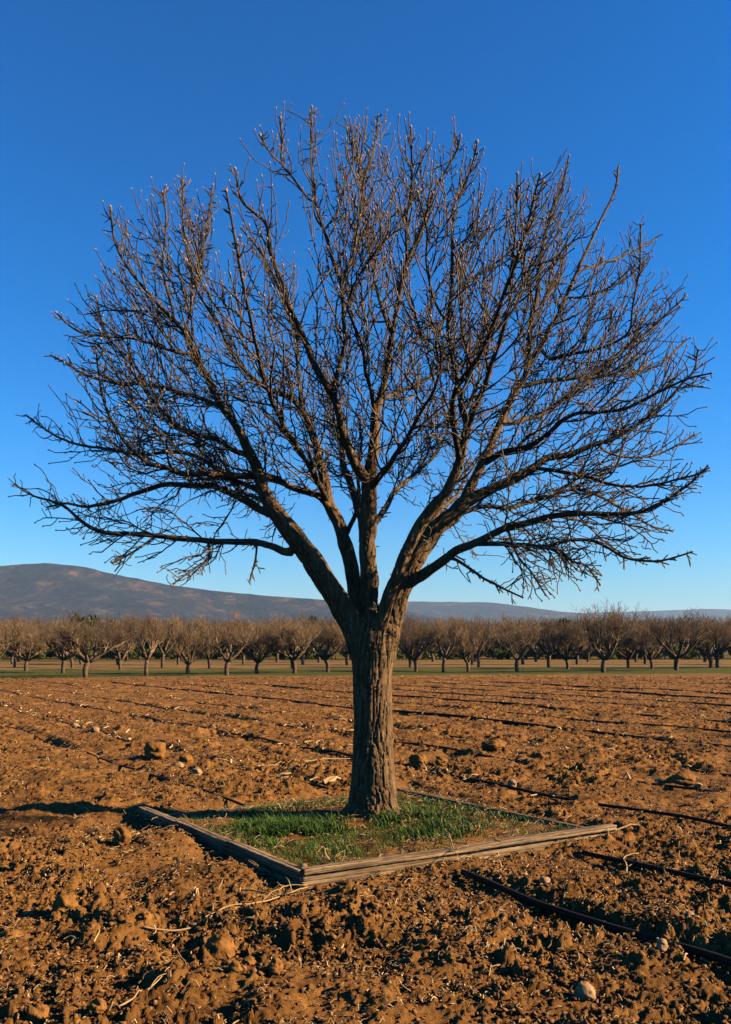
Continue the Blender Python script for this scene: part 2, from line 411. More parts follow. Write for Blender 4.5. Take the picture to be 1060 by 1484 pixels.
# bed covers along -? ; along-coordinate of a row point = x*ROWU0 + y*ROWU1
fa = lambda p: float(np.dot(p, ROWU))
drip(3.58, -1.5, 4.28, 'thick black drip line running from the front board to the lower right corner', .017, .03)
drip(3.50, 7.20, 17.0, 'thin black drip line entering the shadow at the left corner of the bed', .010, .0)
drip(4.66, -.5, 4.33, 'black drip line leaving the right corner of the bed toward the right edge', .015, .028)
drip(4.62, 7.55, 27.0, 'drip line along the stony ridge on the left, passing the pyramid clod', .011, -.004)
drip(6.25, -1.0, 34, 'long black drip line crossing the whole field just behind the bed and trunk', .013, .009)
drip(9.2, -1, 22, 'drip line in the second furrow behind the trunk, mostly on the right', .014, .0)
drip(11.4, -3, 36, 'thick dark drip line in the middle distance right of the trunk', .026, .02)
drip(13.3, -4, 32, 'faint drip line just beyond the thick middle distance one', .016, .005)
drip(15.2, -4, 32, 'thin drip line two rows beyond the thick middle distance one', .022, .02)
drip(19.6, -6, 30, 'dark strip for a furrow shadow in the far part of the field nearer to the trunk foot', .024, .02)  # black tube stands in for the shadow of a far furrow ridge
drip(24.6, -8, 28, 'second farthest dark strip for a furrow shadow, before the grass at the orchard', .028, .02)  # shade line of a far furrow, laid as a black tube
drip(7.7, .5, 26, 'thin drip line between the long one behind the bed and the second furrow', .012, .012)
drip(17.4, -5, 31, 'thin dark strip for a furrow shadow in the far half of the field, third beyond the thick one', .022, .02)  # furrow ridge shadow drawn as a thin black tube
drip(22.0, -7, 29, 'far dark strip for a furrow shadow, third counted from the orchard grass', .026, .02)  # dark tube in place of the shade beside a far furrow
drip(30.5, -10, 22, 'farthest dark strip for a furrow shadow, a hairline before the orchard', .030, .02)  # shadow line of the last furrow, put in as a black tube

# ------------------------------------------------------------------ wooden bed
def board(F, T, z0, z1, w, out, seed, ext=0.0):
    """a weathered board from F to T (2D), resting between z0 and z1, thickness w, pushed outward by out"""
    F = np.array(F); T = np.array(T); e = T - F; L = np.linalg.norm(e); e /= L
    n = np.array([e[1], -e[0]])
    if np.dot(n, (F + T) / 2 - BC) < 0: n = -n
    m = 170; t = np.linspace(-.01, L + ext, m); c = .0025; zm = (z0 + z1) / 2; g = .005
    prof = np.array([(-w / 2, z0 + c), (-w / 2 + c, z0), (w / 2 - c, z0), (w / 2, z0 + c), (w / 2, zm - .003), (w / 2 - g, zm), (w / 2, zm + .004), (w / 2, z1 - c), (w / 2 - c, z1), (w * .12, z1), (w * .06, z1 - g), (0, z1), (-w / 2 + c, z1), (-w / 2, z1 - c)])
    r = np.random.default_rng(seed); V = []; tt_, jj_ = np.meshgrid(t, np.arange(len(prof)), indexing='ij')
    nz_ = fbm2(tt_ * 16, jj_ * 1.9 + seed * 3.1, 3, 503, .7) - .5
    dz = .007 * (vn2(t * 1.1, np.full(m, seed * 1.7), 501) - .5) * 2; do = .008 * (vn2(t * 1.3, np.full(m, seed * 2.7), 502) - .5) * 2
    for i in range(m):
        for j, (a, zz) in enumerate(prof):
            aa = a + out + do[i] + nz_[i, j] * .006; z = zz + dz[i] + nz_[i, (j + 5) % len(prof)] * .005
            V.append((F[0] + e[0] * t[i] + n[0] * aa, F[1] + e[1] * t[i] + n[1] * aa, z))
    V = np.array(V); k = len(prof)
    i = np.arange(m - 1)[:, None] * k; j = np.arange(k)[None]; jn = (j + 1) % k
    q = np.stack([i + j, i + jn, i + k + jn, i + k + j], -1).reshape(-1, 4)
    V = np.vstack([V, V[:k].mean(0), V[-k:].mean(0)]); jj = np.arange(k); kk = (jj + 1) % k
    tr = np.vstack([np.stack([kk, jj, np.full(k, m * k)], 1), np.stack([jj + (m - 1) * k, kk + (m - 1) * k, np.full(k, m * k + 1)], 1)])
    b = Buf(); b.add(V - np.array([BC[0], BC[1], 0]), q, tr, .5)
    return b, math.atan2(e[1], e[0])
def wood_mat(name, ang):
    m, nt, b = new_mat(name, .82, .2)
    tc = nt.nodes.new('ShaderNodeTexCoord'); m0 = nt.nodes.new('ShaderNodeMapping'); m0.vector_type = 'POINT'
    m0.inputs['Rotation'].default_value = (0, 0, -ang); nt.links.new(tc.outputs['Object'], m0.inputs['Vector'])
    mp = nt.nodes.new('ShaderNodeMapping'); mp.inputs['Scale'].default_value = (1.2, 26, 30); nt.links.new(m0.outputs[0], mp.inputs['Vector'])
    n = noise(nt, 1.7, 7, mp.outputs[0], .7, .35); n2 = noise(nt, 3.5, 4, m0.outputs[0])
    c = ramp(nt, [(.28, (.016, .010, .006)), (.43, (.075, .047, .025)), (.53, (.175, .118, .066)), (.72, (.32, .235, .14))], n.outputs['Fac']).outputs[0]
    c = mixc(nt, .7, c, ramp(nt, [(.3, (.55, .5, .45)), (.65, (1.1, 1.05, 1.0))], n2.outputs['Fac']).outputs[0], 'MULTIPLY')
    nt.links.new(c, b.inputs['Base Color']); bump(nt, b, n.outputs['Fac'], .8, .006)
    return m
bed = empty('wooden_bed_frame', (BC[0], BC[1], 0))
tag(bed, 'square frame of weathered grey brown boards laid on the soil around the tree', 'garden bed')
sides = [('F', 'R', .03), ('F', 'L', .05), ('L', 'B', .0), ('R', 'B', .25)]
WM = {}
for si, (p, q, ext) in enumerate(sides):
    P0, P1 = BED[p], BED[q]
    lo, ang = board(P0, P1, -.05, .046 if si < 2 else (.008 if si == 2 else .028), .045, .0, 3 + si, ext * .4)
    key = round(ang, 2)
    if key not in WM: WM[key] = wood_mat('weathered_wood_%d' % len(WM), ang)
    lo.obj('board', WM[key], bed, False)
    if si < 2:
        cuts = [0, .37, .71, 1] if si else [0, .58, 1]
        for k in range(len(cuts) - 1):
            A_ = P0 + (P1 - P0) * (cuts[k] + (.003 if k else 0)); B_ = P0 + (P1 - P0) * cuts[k + 1]
            up, _ = board(A_, B_, .053, .088 + .004 * (k % 2), .07, .014 + .004 * ((k + si) % 2), 13 + si + 5 * k, ext if k == len(cuts) - 2 else 0)
            up.obj('board', WM[key], bed, False)
# corner stake
sb = Buf(); tube(sb, np.array([[BED['F'][0], BED['F'][1] + .055, -.1], [BED['F'][0], BED['F'][1] + .055, .10]]) - [BC[0], BC[1], 0], .022, 6)
sb.obj('stake', M_WOOD, bed)

# ------------------------------------------------------------------ grass in the bed
def build_grass():
    b = Buf(); r = np.random.default_rng(9)
    tufts = [(-.60, 6.80, .40, 3000, .16), (.42, 7.05, .34, 2800, .165), (-.15, 6.55, .45, 1700, .12), (-.95, 7.3, .4, 900, .11), (.1, 6.95, .45, 1700, .12), (-.25, 6.2, .35, 800, .10),
             (.9, 7.6, .55, 1500, .10), (.5, 8.3, .6, 1300, .09), (1.35, 7.35, .45, 1100, .10), (-.6, 8.1, .6, 1400, .10), (.75, 6.75, .35, 700, .09), (-1.2, 7.7, .5, 900, .09), (.2, 8.8, .4, 700, .08), (-.1, 7.5, 1.2, 2000, .07)]
    for (cx, cy, rad, n, h) in tufts:
        n = int(n * (1.35 if h > .125 else .5)); h *= .7
        x = cx + r.normal(size=n) * rad * .55; y = cy + r.normal(size=n) * rad * .55
        u, v = bed_uv(x, y); k = (u > .03) & (u < .97) & (v > .03) & (v < .97) & (np.hypot(x - .06, y - TREE_Y) > .17)
        k &= r.uniform(0, 1, n) < smooth(.40, .62, fbm2(x * 3.2, y * 3.2, 3, 410)) + .05
        x, y = x[k], y[k]; z = ground_z(x, y); m = len(x)
        a = r.uniform(0, 6.28, m); hh = h * r.uniform(.3, 1.0, m); lean = r.uniform(.2, 1.3, m) * hh; w = r.uniform(.002, .0042, m)
        dx, dy = np.cos(a), np.sin(a)
        base = np.stack([x, y, z - .005], 1); D = np.stack([dx, dy, 0 * dx], 1); S = np.stack([-dy, dx, 0 * dx], 1)
        p1 = base + D * (lean * .3)[:, None] + np.array([0, 0, 1]) * (hh * .6)[:, None]
        p2 = base + D * lean[:, None] + np.array([0, 0, 1]) * (hh * r.uniform(.75, 1.0, m))[:, None]
        V = np.stack([base - S * w[:, None], base + S * w[:, None], p1 + S * (w * .8)[:, None], p1 - S * (w * .8)[:, None], p2], 1).reshape(-1, 3)
        i = np.arange(m) * 5
        b.add(V, np.stack([i, i + 1, i + 2, i + 3], 1), np.stack([i + 3, i + 2, i + 4], 1), np.repeat(r.uniform(0, 1, m) ** 1.5, 5))
    r = np.random.default_rng(19)                              # thin short cover over the whole bed
    for rep_ in range(1):
        n = 27000; u = r.uniform(.01, .99, n); v = r.uniform(.01, .995, n); p = BED['F'] + u[:, None] * (BED['R'] - BED['F']) + v[:, None] * (BED['L'] - BED['F'])
        k = (r.uniform(0, 1, n) < smooth(.28, .52, fbm2(p[:, 0] * 2.2, p[:, 1] * 2.2, 3, 415))) & (np.hypot(p[:, 0] - .06, p[:, 1] - TREE_Y) > .2); x, y = p[k].T
        m = len(x); z = ground_z(x, y); a = r.uniform(0, 6.28, m); hh = r.uniform(.015, .05, m); ln = r.uniform(.3, 1.6, m) * hh; w = r.uniform(.0018, .004, m)
        D = np.stack([np.cos(a), np.sin(a), 0 * a], 1); S = np.stack([-np.sin(a), np.cos(a), 0 * a], 1); B0 = np.stack([x, y, z - .004], 1); T_ = B0 + D * ln[:, None]; T_[:, 2] += hh
        V = np.stack([B0 - S * w[:, None], B0 + S * w[:, None], T_], 1).reshape(-1, 3)
        b.add(V, None, np.arange(3 * m).reshape(-1, 3), np.repeat(r.uniform(0, .9, m), 3))
    m, nt, bs = tonemix_mat('grass_blades', (.011, .040, .003), (.058, .112, .008), .65, 3, .25)
    bs.inputs['Subsurface Weight'].default_value = 0.0
    tag(b.obj('grass', m, None, False), 'green grass tufts growing inside the wooden bed at the trunk foot', 'grass', None, 'stuff')
build_grass()

# ------------------------------------------------------------------ straw litter
def strands(b, L_):
    """L_: list of (x, y, length, radius, angle, lift, curl, tone); all laid on the soil in one go"""
    r = np.random.default_rng(22); A = np.array(L_); n = 6; m = len(A); t = np.linspace(0, 1, n)[None]
    x, y, L, w, a, lift, curl, tone = [q[:, None] for q in A.T]
    an = a + r.normal(size=(m, 1)) * 1.2 * curl * t + r.normal(size=(m, 1)) * 3 * curl * (t - .5) ** 2
    px = x + np.cumsum(np.cos(an), 1) * L / n; py = y + np.cumsum(np.sin(an), 1) * L / n
    z = ground_z(px.ravel(), py.ravel()).reshape(m, n)
    z = np.maximum(z, z.mean(1, keepdims=True)) + lift + r.uniform(0, .30, (m, 1)) * L * np.sin(t * math.pi * r.uniform(.5, 1.2, (m, 1)))
    for i in range(m): tube(b, np.stack([px[i], py[i], z[i]], 1), w[i, 0] * (1 - .6 * t[0]), 3, False, tone[i, 0])
def build_straw():
    b = Buf(); r = np.random.default_rng(21); LL = []
    N = 34000
    d = 3.0 * np.exp(r.uniform(0, 1, N) ** 1.15 * math.log(26 / 3.0)); x = r.uniform(-1, 1, N) * (.48 * d + .5)
    u, v = bed_uv(x, d)
    keep = (r.uniform(0, 1, N) < smooth(.36, .66, fbm2(x * 1.1, d * 1.1, 3, 320)) * .9 + .10) & ~((u > -.02) & (u < 1.02) & (v > -.02) & (v < 1.02))
    for X, D in zip(x[keep], d[keep]):
        L = min(.010 + r.exponential(.019), .17) * (1 + D * .03)
        LL.append((X, D, L, r.uniform(.0016, .0046) * (1 + D * .05), r.uniform(0, 6.28), .009, .9, r.uniform(0, 1) ** 1.4))
    for k in range(1500):                                     # litter inside and round the bed
        u, v = r.uniform(-.06, 1.06, 2)
        p = BED['F'] + u * (BED['R'] - BED['F']) + v * (BED['L'] - BED['F'])
        LL.append((p[0], p[1], .03 + r.exponential(.05), r.uniform(.002, .0045), r.uniform(0, 6.28), .012, 1.1, r.uniform(.2, 1)))
    # pale flecks strung along the far rows
    for ro in ROWS[1:]:
        for k in range(100 if ro > 7 else 130):
            al = r.uniform(-8, 34); o = ro + r.normal() * .09
            X = al * ROWU[0] + o * ROWV[0]; Y = al * ROWU[1] + o * ROWV[1]
            if Y < 8.5 or Y > 46 or abs(X) > .5 * Y: continue
            LL.append((X, Y, r.uniform(.05, .2), r.uniform(.006, .022) * (1.5 if ro < 6 else 1), r.uniform(0, 6.28), .04, .8, r.uniform(.5, 1.2)))
    strands(b, LL)
    m, nt, bs = tonemix_mat('dry_straw', (.15, .080, .028), (.40, .27, .135), .85, 20, .15)
    tag(b.obj('straw_litter', m), 'dry straw and root bits scattered over the tilled soil', 'straw', None, 'stuff')
    return m
M_STRAW = build_straw()
def stalk(name, pts, w, label, cat, fork=None):
    P = []
    for (px, py, lift) in pts:
        x, d = on_ground(px, py); P.append((x, d, gz(x, d, False) + lift))
    w *= .72; P = catmull(P, .03); r = np.random.default_rng(len(pts) + int(pts[0][0]))
    P = P + np.stack([.012 * (vn2(np.arange(len(P)) * .35, np.full(len(P), i * 7.0 + pts[0][0]), 601) - .5) for i in range(3)], 1)
    P[:, 2] = np.maximum(P[:, 2], ground_z(P[:, 0], P[:, 1]) + w * .6)
    o0 = P[0].copy(); o0[2] = 0
    b = Buf(); tube(b, P - o0, np.linspace(w, w * .45, len(P)), 6, True, .5)
    for (i0, dx, dy, dz) in (fork or []):
        k = int(i0 * (len(P) - 1)); Q = catmull([P[k], P[k] + np.array([dx * .5, dy * .5, dz * .7 + .01]), P[k] + np.array([dx, dy, dz])], .03)
        tube(b, Q - o0, np.linspace(w * .7, w * .3, len(Q)), 5, True, .45)
    o = b.obj(name, M_STRAW); o.location = o0
    tag(o, label, cat, 'long dry stalks lying on the field')
stalk('dry_stalk', [(205, 1346, .02), (270, 1340, .04), (330, 1326, .05), (375, 1318, .05), (415, 1300, .06), (446, 1284, .05)], .008, 'longest pale dry stalk arching over the foreground clods to the bed corner', 'dry stalk', [(.6, .1, .12, .04), (.75, .2, -.05, .03), (.85, -.05, .15, .05)])
stalk('dry_stalk', [(345, 1292, .04), (385, 1300, .05), (402, 1302, .04), (412, 1288, .06), (445, 1284, .05)], .007, 'short crooked stalk above the longest stalk by the bed corner', 'dry stalk', [(.5, .06, -.1, .02)])
stalk('dry_stalk', [(440, 1109, .04), (470, 1106, .05), (508, 1103, .05)], .012, 'straight pale stick lying on the soil left of the trunk', 'dry stalk')
stalk('dry_stalk', [(644, 1228, .13), (652, 1240, .14), (660, 1252, .08), (672, 1260, .03)], .007, 'dry stalk bent over the front board', 'dry stalk', [(.6, .12, -.05, .0), (.8, .1, .05, .02)])
stalk('dry_stalk', [(905, 1268, .01), (910, 1258, .04), (904, 1250, .05), (925, 1246, .03)], .010, 'curled pale stalk by the drip line near the right corner of the bed', 'dry stalk', [(.4, .10, .05, .01)])
stalk('dry_stalk', [(890, 1212, .02), (915, 1208, .03), (938, 1203, .02)], .010, 'straight thin stick just beyond the right end of the front board', 'dry stalk')
stalk('dry_stalk', [(170, 1472, .03), (195, 1462, .04), (222, 1448, .05), (245, 1428, .05)], .006, 'slanting dry stalk in the lower left foreground', 'dry stalk', [(.5, .05, .08, .03)])
stalk('dry_stalk', [(370, 1115, .03), (395, 1112, .04), (430, 1108, .03)], .011, 'knobbly stick left of the straight pale stick', 'dry stalk', [(.5, .12, .2, .02)])

# ------------------------------------------------------------------ the big bare tree
def TR(pts, dz0, dz1, parent=None):
    """traced limb: (px,py,width px) -> 4-column array x,y,z,radius; its depth runs from dz0 to dz1 round the trunk axis"""
    P = np.array(pts, float); L = np.r_[0, np.cumsum(np.hypot(*np.diff(P[:, :2], axis=0).T))]; t = L / L[-1]
    out = []
    for (px, py, w), tt in zip(P, t):
        d = TREE_Y + dz0 + (dz1 - dz0) * tt ** .9
        q = at(px, py, d); out.append((*q, w / 2 / F_PX * d))
    return np.array(out)
def w_(pts, w0, w1):
    n = len(pts); return [(x, y, w0 + (w1 - w0) * (i / (n - 1)) ** .8) for i, (x, y) in enumerate(pts)]
TRUNK = TR([(540, 1204, 96), (540, 1188, 84), (540, 1170, 74), (541, 1140, 67), (541, 1100, 61), (541, 1050, 57.5), (540, 1000, 57), (540, 965, 60), (540, 940, 66), (541, 920, 60), (541, 902, 48), (541, 886, 30), (541, 876, 14)], 0, 0)
MAIN = {
 'L1': TR([(529, 955, 38), (507, 900, 36), (480, 855, 33), (452, 810, 31), (425, 775, 29), (400, 742, 25), (383, 712, 20), (373, 677, 17), (355, 640, 15), (334, 607, 13), (315, 577, 12), (296, 540, 10), (281, 513, 9), (266, 479, 8), (251, 464, 7), (228, 441, 5), (209, 419, 4.5), (190, 396, 4), (172, 366, 3.4), (164, 336, 3), (160, 300, 2.5)], 0, -.5),
 'L2': TR([(528, 945, 28), (518, 880, 23), (511, 830, 22), (501, 789, 21), (493, 762, 20), (478, 732, 17), (471, 690, 15), (463, 668, 14), (456, 638, 13), (446, 610, 12), (436, 592, 10), (422, 576, 9), (403, 569, 8), (387, 562, 7), (357, 539, 6), (334, 509, 5), (319, 475, 4.5), (300, 445, 4), (285, 419, 3), (275, 385, 2.5)], -.05, 1.0),
 'L4': TR([(538, 955, 30), (536, 880, 27), (534, 811, 25), (534, 758, 25), (534, 713, 23), (537, 690, 20), (542, 640, 16), (544, 599, 14), (554, 565, 11), (561, 531, 10), (567, 493, 9), (573, 463, 7.5), (580, 425, 7), (588, 388, 6.5), (602, 353, 5.5), (617, 315, 5), (628, 281, 4), (647, 247, 3.5), (662, 217, 3), (668, 197, 2.5)], .08, -.4),
 'L5': TR([(552, 955, 44), (561, 913, 40), (574, 870, 35), (592, 826, 33), (610, 800, 30), (629, 770, 27), (652, 751, 24), (671, 732, 22), (689, 722, 18), (734, 699, 15), (768, 680, 14), (791, 665, 11), (821, 661, 9), (866, 642, 7), (889, 635, 6), (919, 620, 4.5), (942, 601, 4), (965, 582, 3.5), (987, 559, 3), (1006, 537, 2.8), (1012, 508, 2.4)], 0, .25),
 'L6': TR([(548, 940, 22), (556, 890, 21), (569, 849, 19), (584, 811, 18), (600, 780, 18), (618, 751, 17), (635, 730, 17), (652, 709, 16), (667, 672, 15), (675, 638, 14), (678, 610, 12), (669, 588, 10), (661, 542, 8), (652, 497, 7), (650, 459, 6.5), (655, 418, 6), (656, 373, 5), (657, 325, 4.2), (658, 298, 3.8), (672, 272, 3.4), (683, 242, 3), (692, 206, 2.5)], -.06, -.8),
}
def node(name, px, py):
    """depth offset of a main limb near a pixel"""
    A = BR[name]; X = CX + A[:, 0] / A[:, 1] * F_PX; Y = HOR - (A[:, 2] - CAMH) / A[:, 1] * F_PX
    return float(A[np.argmin((X - px) ** 2 + (Y - py) ** 2), 1] - TREE_Y)
BR = dict(MAIN)
def sub(name, par, pts, w0, w1, dz1):
    w0 *= .88 if w0 < 13 else .94
    BR[name] = TR(w_(pts, w0, w1), node(par, *pts[0]), dz1)
sub('L3', 'L4', [(534, 715), (531, 697), (516, 675), (501, 633), (490, 591), (475, 561), (459, 535), (441, 493), (425, 459), (407, 410), (392, 362), (387, 326), (372, 311), (349, 288), (341, 245)], 19, 2.6, -1.0)
sub('L3b', 'L3', [(480, 571), (486, 554), (493, 527), (501, 497), (500, 475), (497, 429), (492, 402), (481, 375), (470, 334), (458, 292), (453, 236), (451, 202), (452, 155)], 10, 2.8, -.1)
sub('L3c', 'L3b', [(458, 292), (447, 288), (425, 258), (409, 236), (409, 202), (407, 171)], 4.2, 2.6, -.5)
sub('L3d', 'L3c', [(412, 240), (391, 221), (378, 197)], 3.2, 2.4, -.7)
sub('L3e', 'L3b', [(492, 402), (504, 387), (515, 349), (523, 300), (530, 251), (542, 221), (548, 167)], 6, 2.6, .7)
sub('L3f', 'L3b', [(470, 334), (489, 307), (500, 270), (512, 228), (502, 186)], 4.2, 2.4, .3)
sub('L1a', 'L1', [(425, 800), (410, 799), (399, 793), (373, 786), (340, 785), (302, 783), (264, 781), (226, 777), (189, 774), (158, 772), (132, 764), (113, 751), (94, 734), (75, 726), (49, 719), (23, 703)], 14, 2.6, -.35)
sub('L1b', 'L1', [(402, 748), (377, 738), (351, 723), (328, 711), (309, 704), (279, 704), (242, 702), (211, 711), (181, 721), (151, 730), (125, 734), (98, 730), (70, 735)], 15, 2.6, .9)
sub('L1c', 'L2', [(480, 738), (463, 721), (425, 706), (388, 690), (350, 690), (302, 687), (264, 687), (242, 677), (215, 670), (196, 655), (181, 640), (166, 617), (155, 594), (147, 568), (143, 538), (140, 505)], 13, 2.6, -1.4)
sub('L1d', 'L1', [(364, 660), (340, 653), (313, 636), (291, 632), (260, 621), (242, 602), (219, 579), (200, 549), (185, 530), (174, 508), (152, 482), (139, 430)], 10, 2.5, .7)
sub('L1e', 'L1', [(322, 590), (300, 581), (268, 570), (234, 562), (200, 557), (170, 555), (143, 549), (117, 540), (102, 530), (73, 515)], 9, 2.5, 1.3)
sub('L1g', 'L1', [(281, 513), (251, 509), (221, 498), (190, 490), (157, 487), (123, 483), (100, 471), (83, 454)], 6, 2.4, -.9)
sub('L1h', 'L1', [(266, 479), (272, 468), (277, 441), (277, 396), (270, 362), (266, 332), (265, 262)], 6, 2.5, .5)
sub('L1j', 'L1h', [(277, 396), (292, 370), (300, 324), (309, 267)], 4.5, 2.4, .8)
sub('L1i', 'L1', [(251, 464), (250, 446), (240, 411), (236, 381), (241, 320), (235, 278)], 4.5, 2.4, -.1)
sub('L1k', 'L1', [(383, 712), (366, 707), (330, 690), (290, 664), (250, 655), (205, 660), (160, 650), (120, 645), (80, 632), (38, 602)], 9, 2.5, .2)
sub('L1m', 'L1a', [(302, 783), (302, 810), (279, 825), (250, 848)], 5, 2.6, -.6)
sub('L1n', 'L1a', [(226, 777), (200, 795), (165, 815)], 4.5, 2.6, -.5)
sub('L1o', 'L1a', [(373, 786), (370, 813), (362, 842)], 4, 2.4, -.4)
sub('L2a', 'L2', [(446, 610), (437, 588), (435, 561), (431, 527), (432, 494), (420, 455), (405, 420), (380, 370), (350, 330)], 7, 2.5, 1.5)
sub('L2b', 'L2', [(503, 772), (514, 748), (521, 720), (518, 680), (524, 640), (520, 600)], 9, 3, 1.0)
sub('L4a', 'L4', [(567, 480), (557, 455), (550, 433), (542, 395), (535, 357), (530, 315), (526, 270), (518, 225)], 7, 2.5, 1.0)
sub('L4g', 'L4', [(590, 380), (589, 338), (591, 307), (598, 258), (596, 185)], 5, 2.6, -.9)
sub('L4b', 'L4', [(543, 605), (539, 573), (531, 539), (525, 501), (512, 467), (505, 441), (520, 400), (560, 345)], 8, 2.5, -1.4)
sub('L4c', 'L4', [(552, 580), (584, 565), (614, 550), (637, 539), (680, 520), (710, 490)], 7, 2.4, 1.7)
sub('L4d', 'L4', [(537, 708), (557, 683), (573, 660), (591, 634), (610, 598), (630, 560), (640, 510), (625, 460)], 12, 2.6, -1.9)
sub('L4e', 'L4', [(540, 765), (561, 732), (576, 709), (600, 688), (630, 660), (650, 620), (640, 580)], 11, 3, 1.6)
sub('L6b', 'L6', [(677, 625), (687, 596), (702, 562), (713, 528), (724, 498), (732, 464), (740, 434), (741, 396), (748, 340), (751, 253)], 12, 2.5, -1.4)
sub('L6c', 'L6', [(655, 430), (683, 404), (713, 385), (743, 362), (766, 335), (780, 290), (788, 262)], 5, 2.4, -.2)
sub('L6d', 'L6', [(650, 459), (641, 457), (626, 426), (619, 381), (618, 330), (605, 280)], 5, 2.4, -1.5)
sub('L7', 'L5', [(668, 738), (682, 706), (705, 660), (724, 620), (742, 578), (757, 552), (764, 534), (770, 472), (779, 426), (781, 389), (789, 351), (800, 306), (815, 275), (825, 225)], 19, 2.6, .9)
sub('L7b', 'L7', [(762, 543), (789, 491), (808, 457), (823, 423), (838, 392), (853, 358), (872, 317), (891, 279), (897, 241)], 10, 2.6, 1.5)
sub('L7c', 'L7', [(755, 560), (789, 553), (826, 549), (857, 543), (879, 528), (909, 502), (940, 479), (962, 460), (994, 430)], 9, 2.5, .6)
sub('L7h', 'L7c', [(857, 543), (902, 543), (932, 536), (962, 525), (996, 492)], 6, 2.4, 1.2)
sub('L7d', 'L7b', [(783, 505), (800, 520), (826, 513), (864, 506), (894, 494), (913, 479), (917, 445), (928, 381), (929, 326)], 6, 2.4, .2)
sub('L7e', 'L7b', [(838, 392), (864, 385), (894, 374), (925, 362), (955, 342)], 4.6, 2.4, 1.9)
sub('L7f', 'L7b', [(820, 432), (845, 430), (879, 419), (913, 400), (940, 372)], 4.6, 2.4, 1.0)
sub('L8', 'L7', [(700, 672), (731, 655), (765, 648), (790, 632), (815, 610), (836, 600), (866, 598), (904, 592), (942, 574), (975, 558), (1000, 548), (1030, 541)], 11, 2.4, -.7)
sub('L9', 'L7', [(727, 614), (761, 608), (791, 597), (829, 571), (870, 545), (905, 525), (930, 470), (950, 440)], 10, 2.4, 1.9)
sub('L10', 'L5', [(584, 850), (605, 837), (622, 826), (644, 811), (663, 797), (693, 786), (715, 774), (738, 763), (768, 757), (798, 748), (836, 744), (874, 744), (912, 744), (934, 740), (961, 729), (980, 714), (1002, 699), (1025, 676)], 20, 2.5, -.9)
sub('L10b', 'L10', [(690, 788), (715, 788), (753, 789), (791, 791), (821, 784), (851, 782), (874, 789), (904, 808), (934, 812), (961, 812), (1002, 801)], 9, 2.5, -1.6)
sub('L10c', 'L10', [(650, 808), (663, 812), (685, 827), (708, 842), (731, 854), (757, 865)], 7, 2.5, -.9)
sub('L10d', 'L10', [(735, 765), (753, 808), (772, 831), (791, 861)], 5, 2.5, -.5)
sub('L10e', 'L10b', [(795, 791), (829, 812), (851, 820), (870, 846)], 5, 2.5, -1.5)
sub('L5b', 'L5', [(775, 678), (814, 684), (851, 691), (889, 703), (927, 705), (961, 700), (1000, 690), (1022, 683)], 7, 2.4, -1.1)
sub('L5c', 'L5', [(866, 642), (880, 655), (910, 662), (950, 660), (1010, 630)], 5, 2.4, .9)
sub('L5d', 'L5', [(640, 762), (670, 745), (700, 735), (740, 735), (790, 722), (840, 710), (900, 735), (940, 760), (975, 770)], 10, 2.5, 1.5)
# limbs that leave toward and away from the viewer
def limb3(name, par, pts, w0, w1):
    P = np.array(pts, float); n = len(P); r = np.linspace(w0, w1, n) / 2
    A = BR[par]; k = np.argmin(((A[:, :3] - P[0]) ** 2).sum(1)); P += (A[k, :3] - P[0]) * (1 - np.linspace(0, 1, n) ** 1)[:, None]
    BR[name] = np.column_stack([P, r])
tx, ty = .06, TREE_Y
limb3('B1', 'L4', [(tx - .02, ty + .05, 2.1), (tx - .1, ty + .45, 2.6), (tx - .25, ty + .95, 3.1), (tx - .3, ty + 1.5, 3.5), (tx - .45, ty + 2.0, 4.0), (tx - .5, ty + 2.3, 4.6)], .10, .014)
limb3('B2', 'L5', [(tx + .1, ty + .05, 1.95), (tx + .35, ty + .5, 2.4), (tx + .6, ty + 1.1, 2.8), (tx + .9, ty + 1.7, 3.1), (tx + 1.05, ty + 2.2, 3.5)], .09, .014)
limb3('B3', 'L1', [(tx - .15, ty + .03, 2.05), (tx - .5, ty + .6, 2.5), (tx - .9, ty + 1.2, 2.9), (tx - 1.3, ty + 1.7, 3.1), (tx - 1.6, ty + 2.0, 3.5)], .08, .014)
limb3('B4', 'L6', [(tx + .7, ty - .2, 2.9), (tx + .6, ty - .7, 3.3), (tx + .75, ty - 1.2, 3.5), (tx + .9, ty - 1.8, 3.9), (tx + 1.0, ty - 2.1, 4.3)], .05, .012)
limb3('B5', 'L2', [(tx - .45, ty - .1, 2.75), (tx - .6, ty - .6, 3.0), (tx - .8, ty - 1.2, 3.3), (tx - .85, ty - 1.8, 3.7), (tx - .9, ty - 2.1, 4.2)], .05, .012)

tree = empty('bare_tree', (tx, ty, 0)); TO = np.array([tx, ty, 0.0])
tag(tree, 'large leafless spreading tree with furrowed grey brown trunk standing in the wooden bed', 'tree')

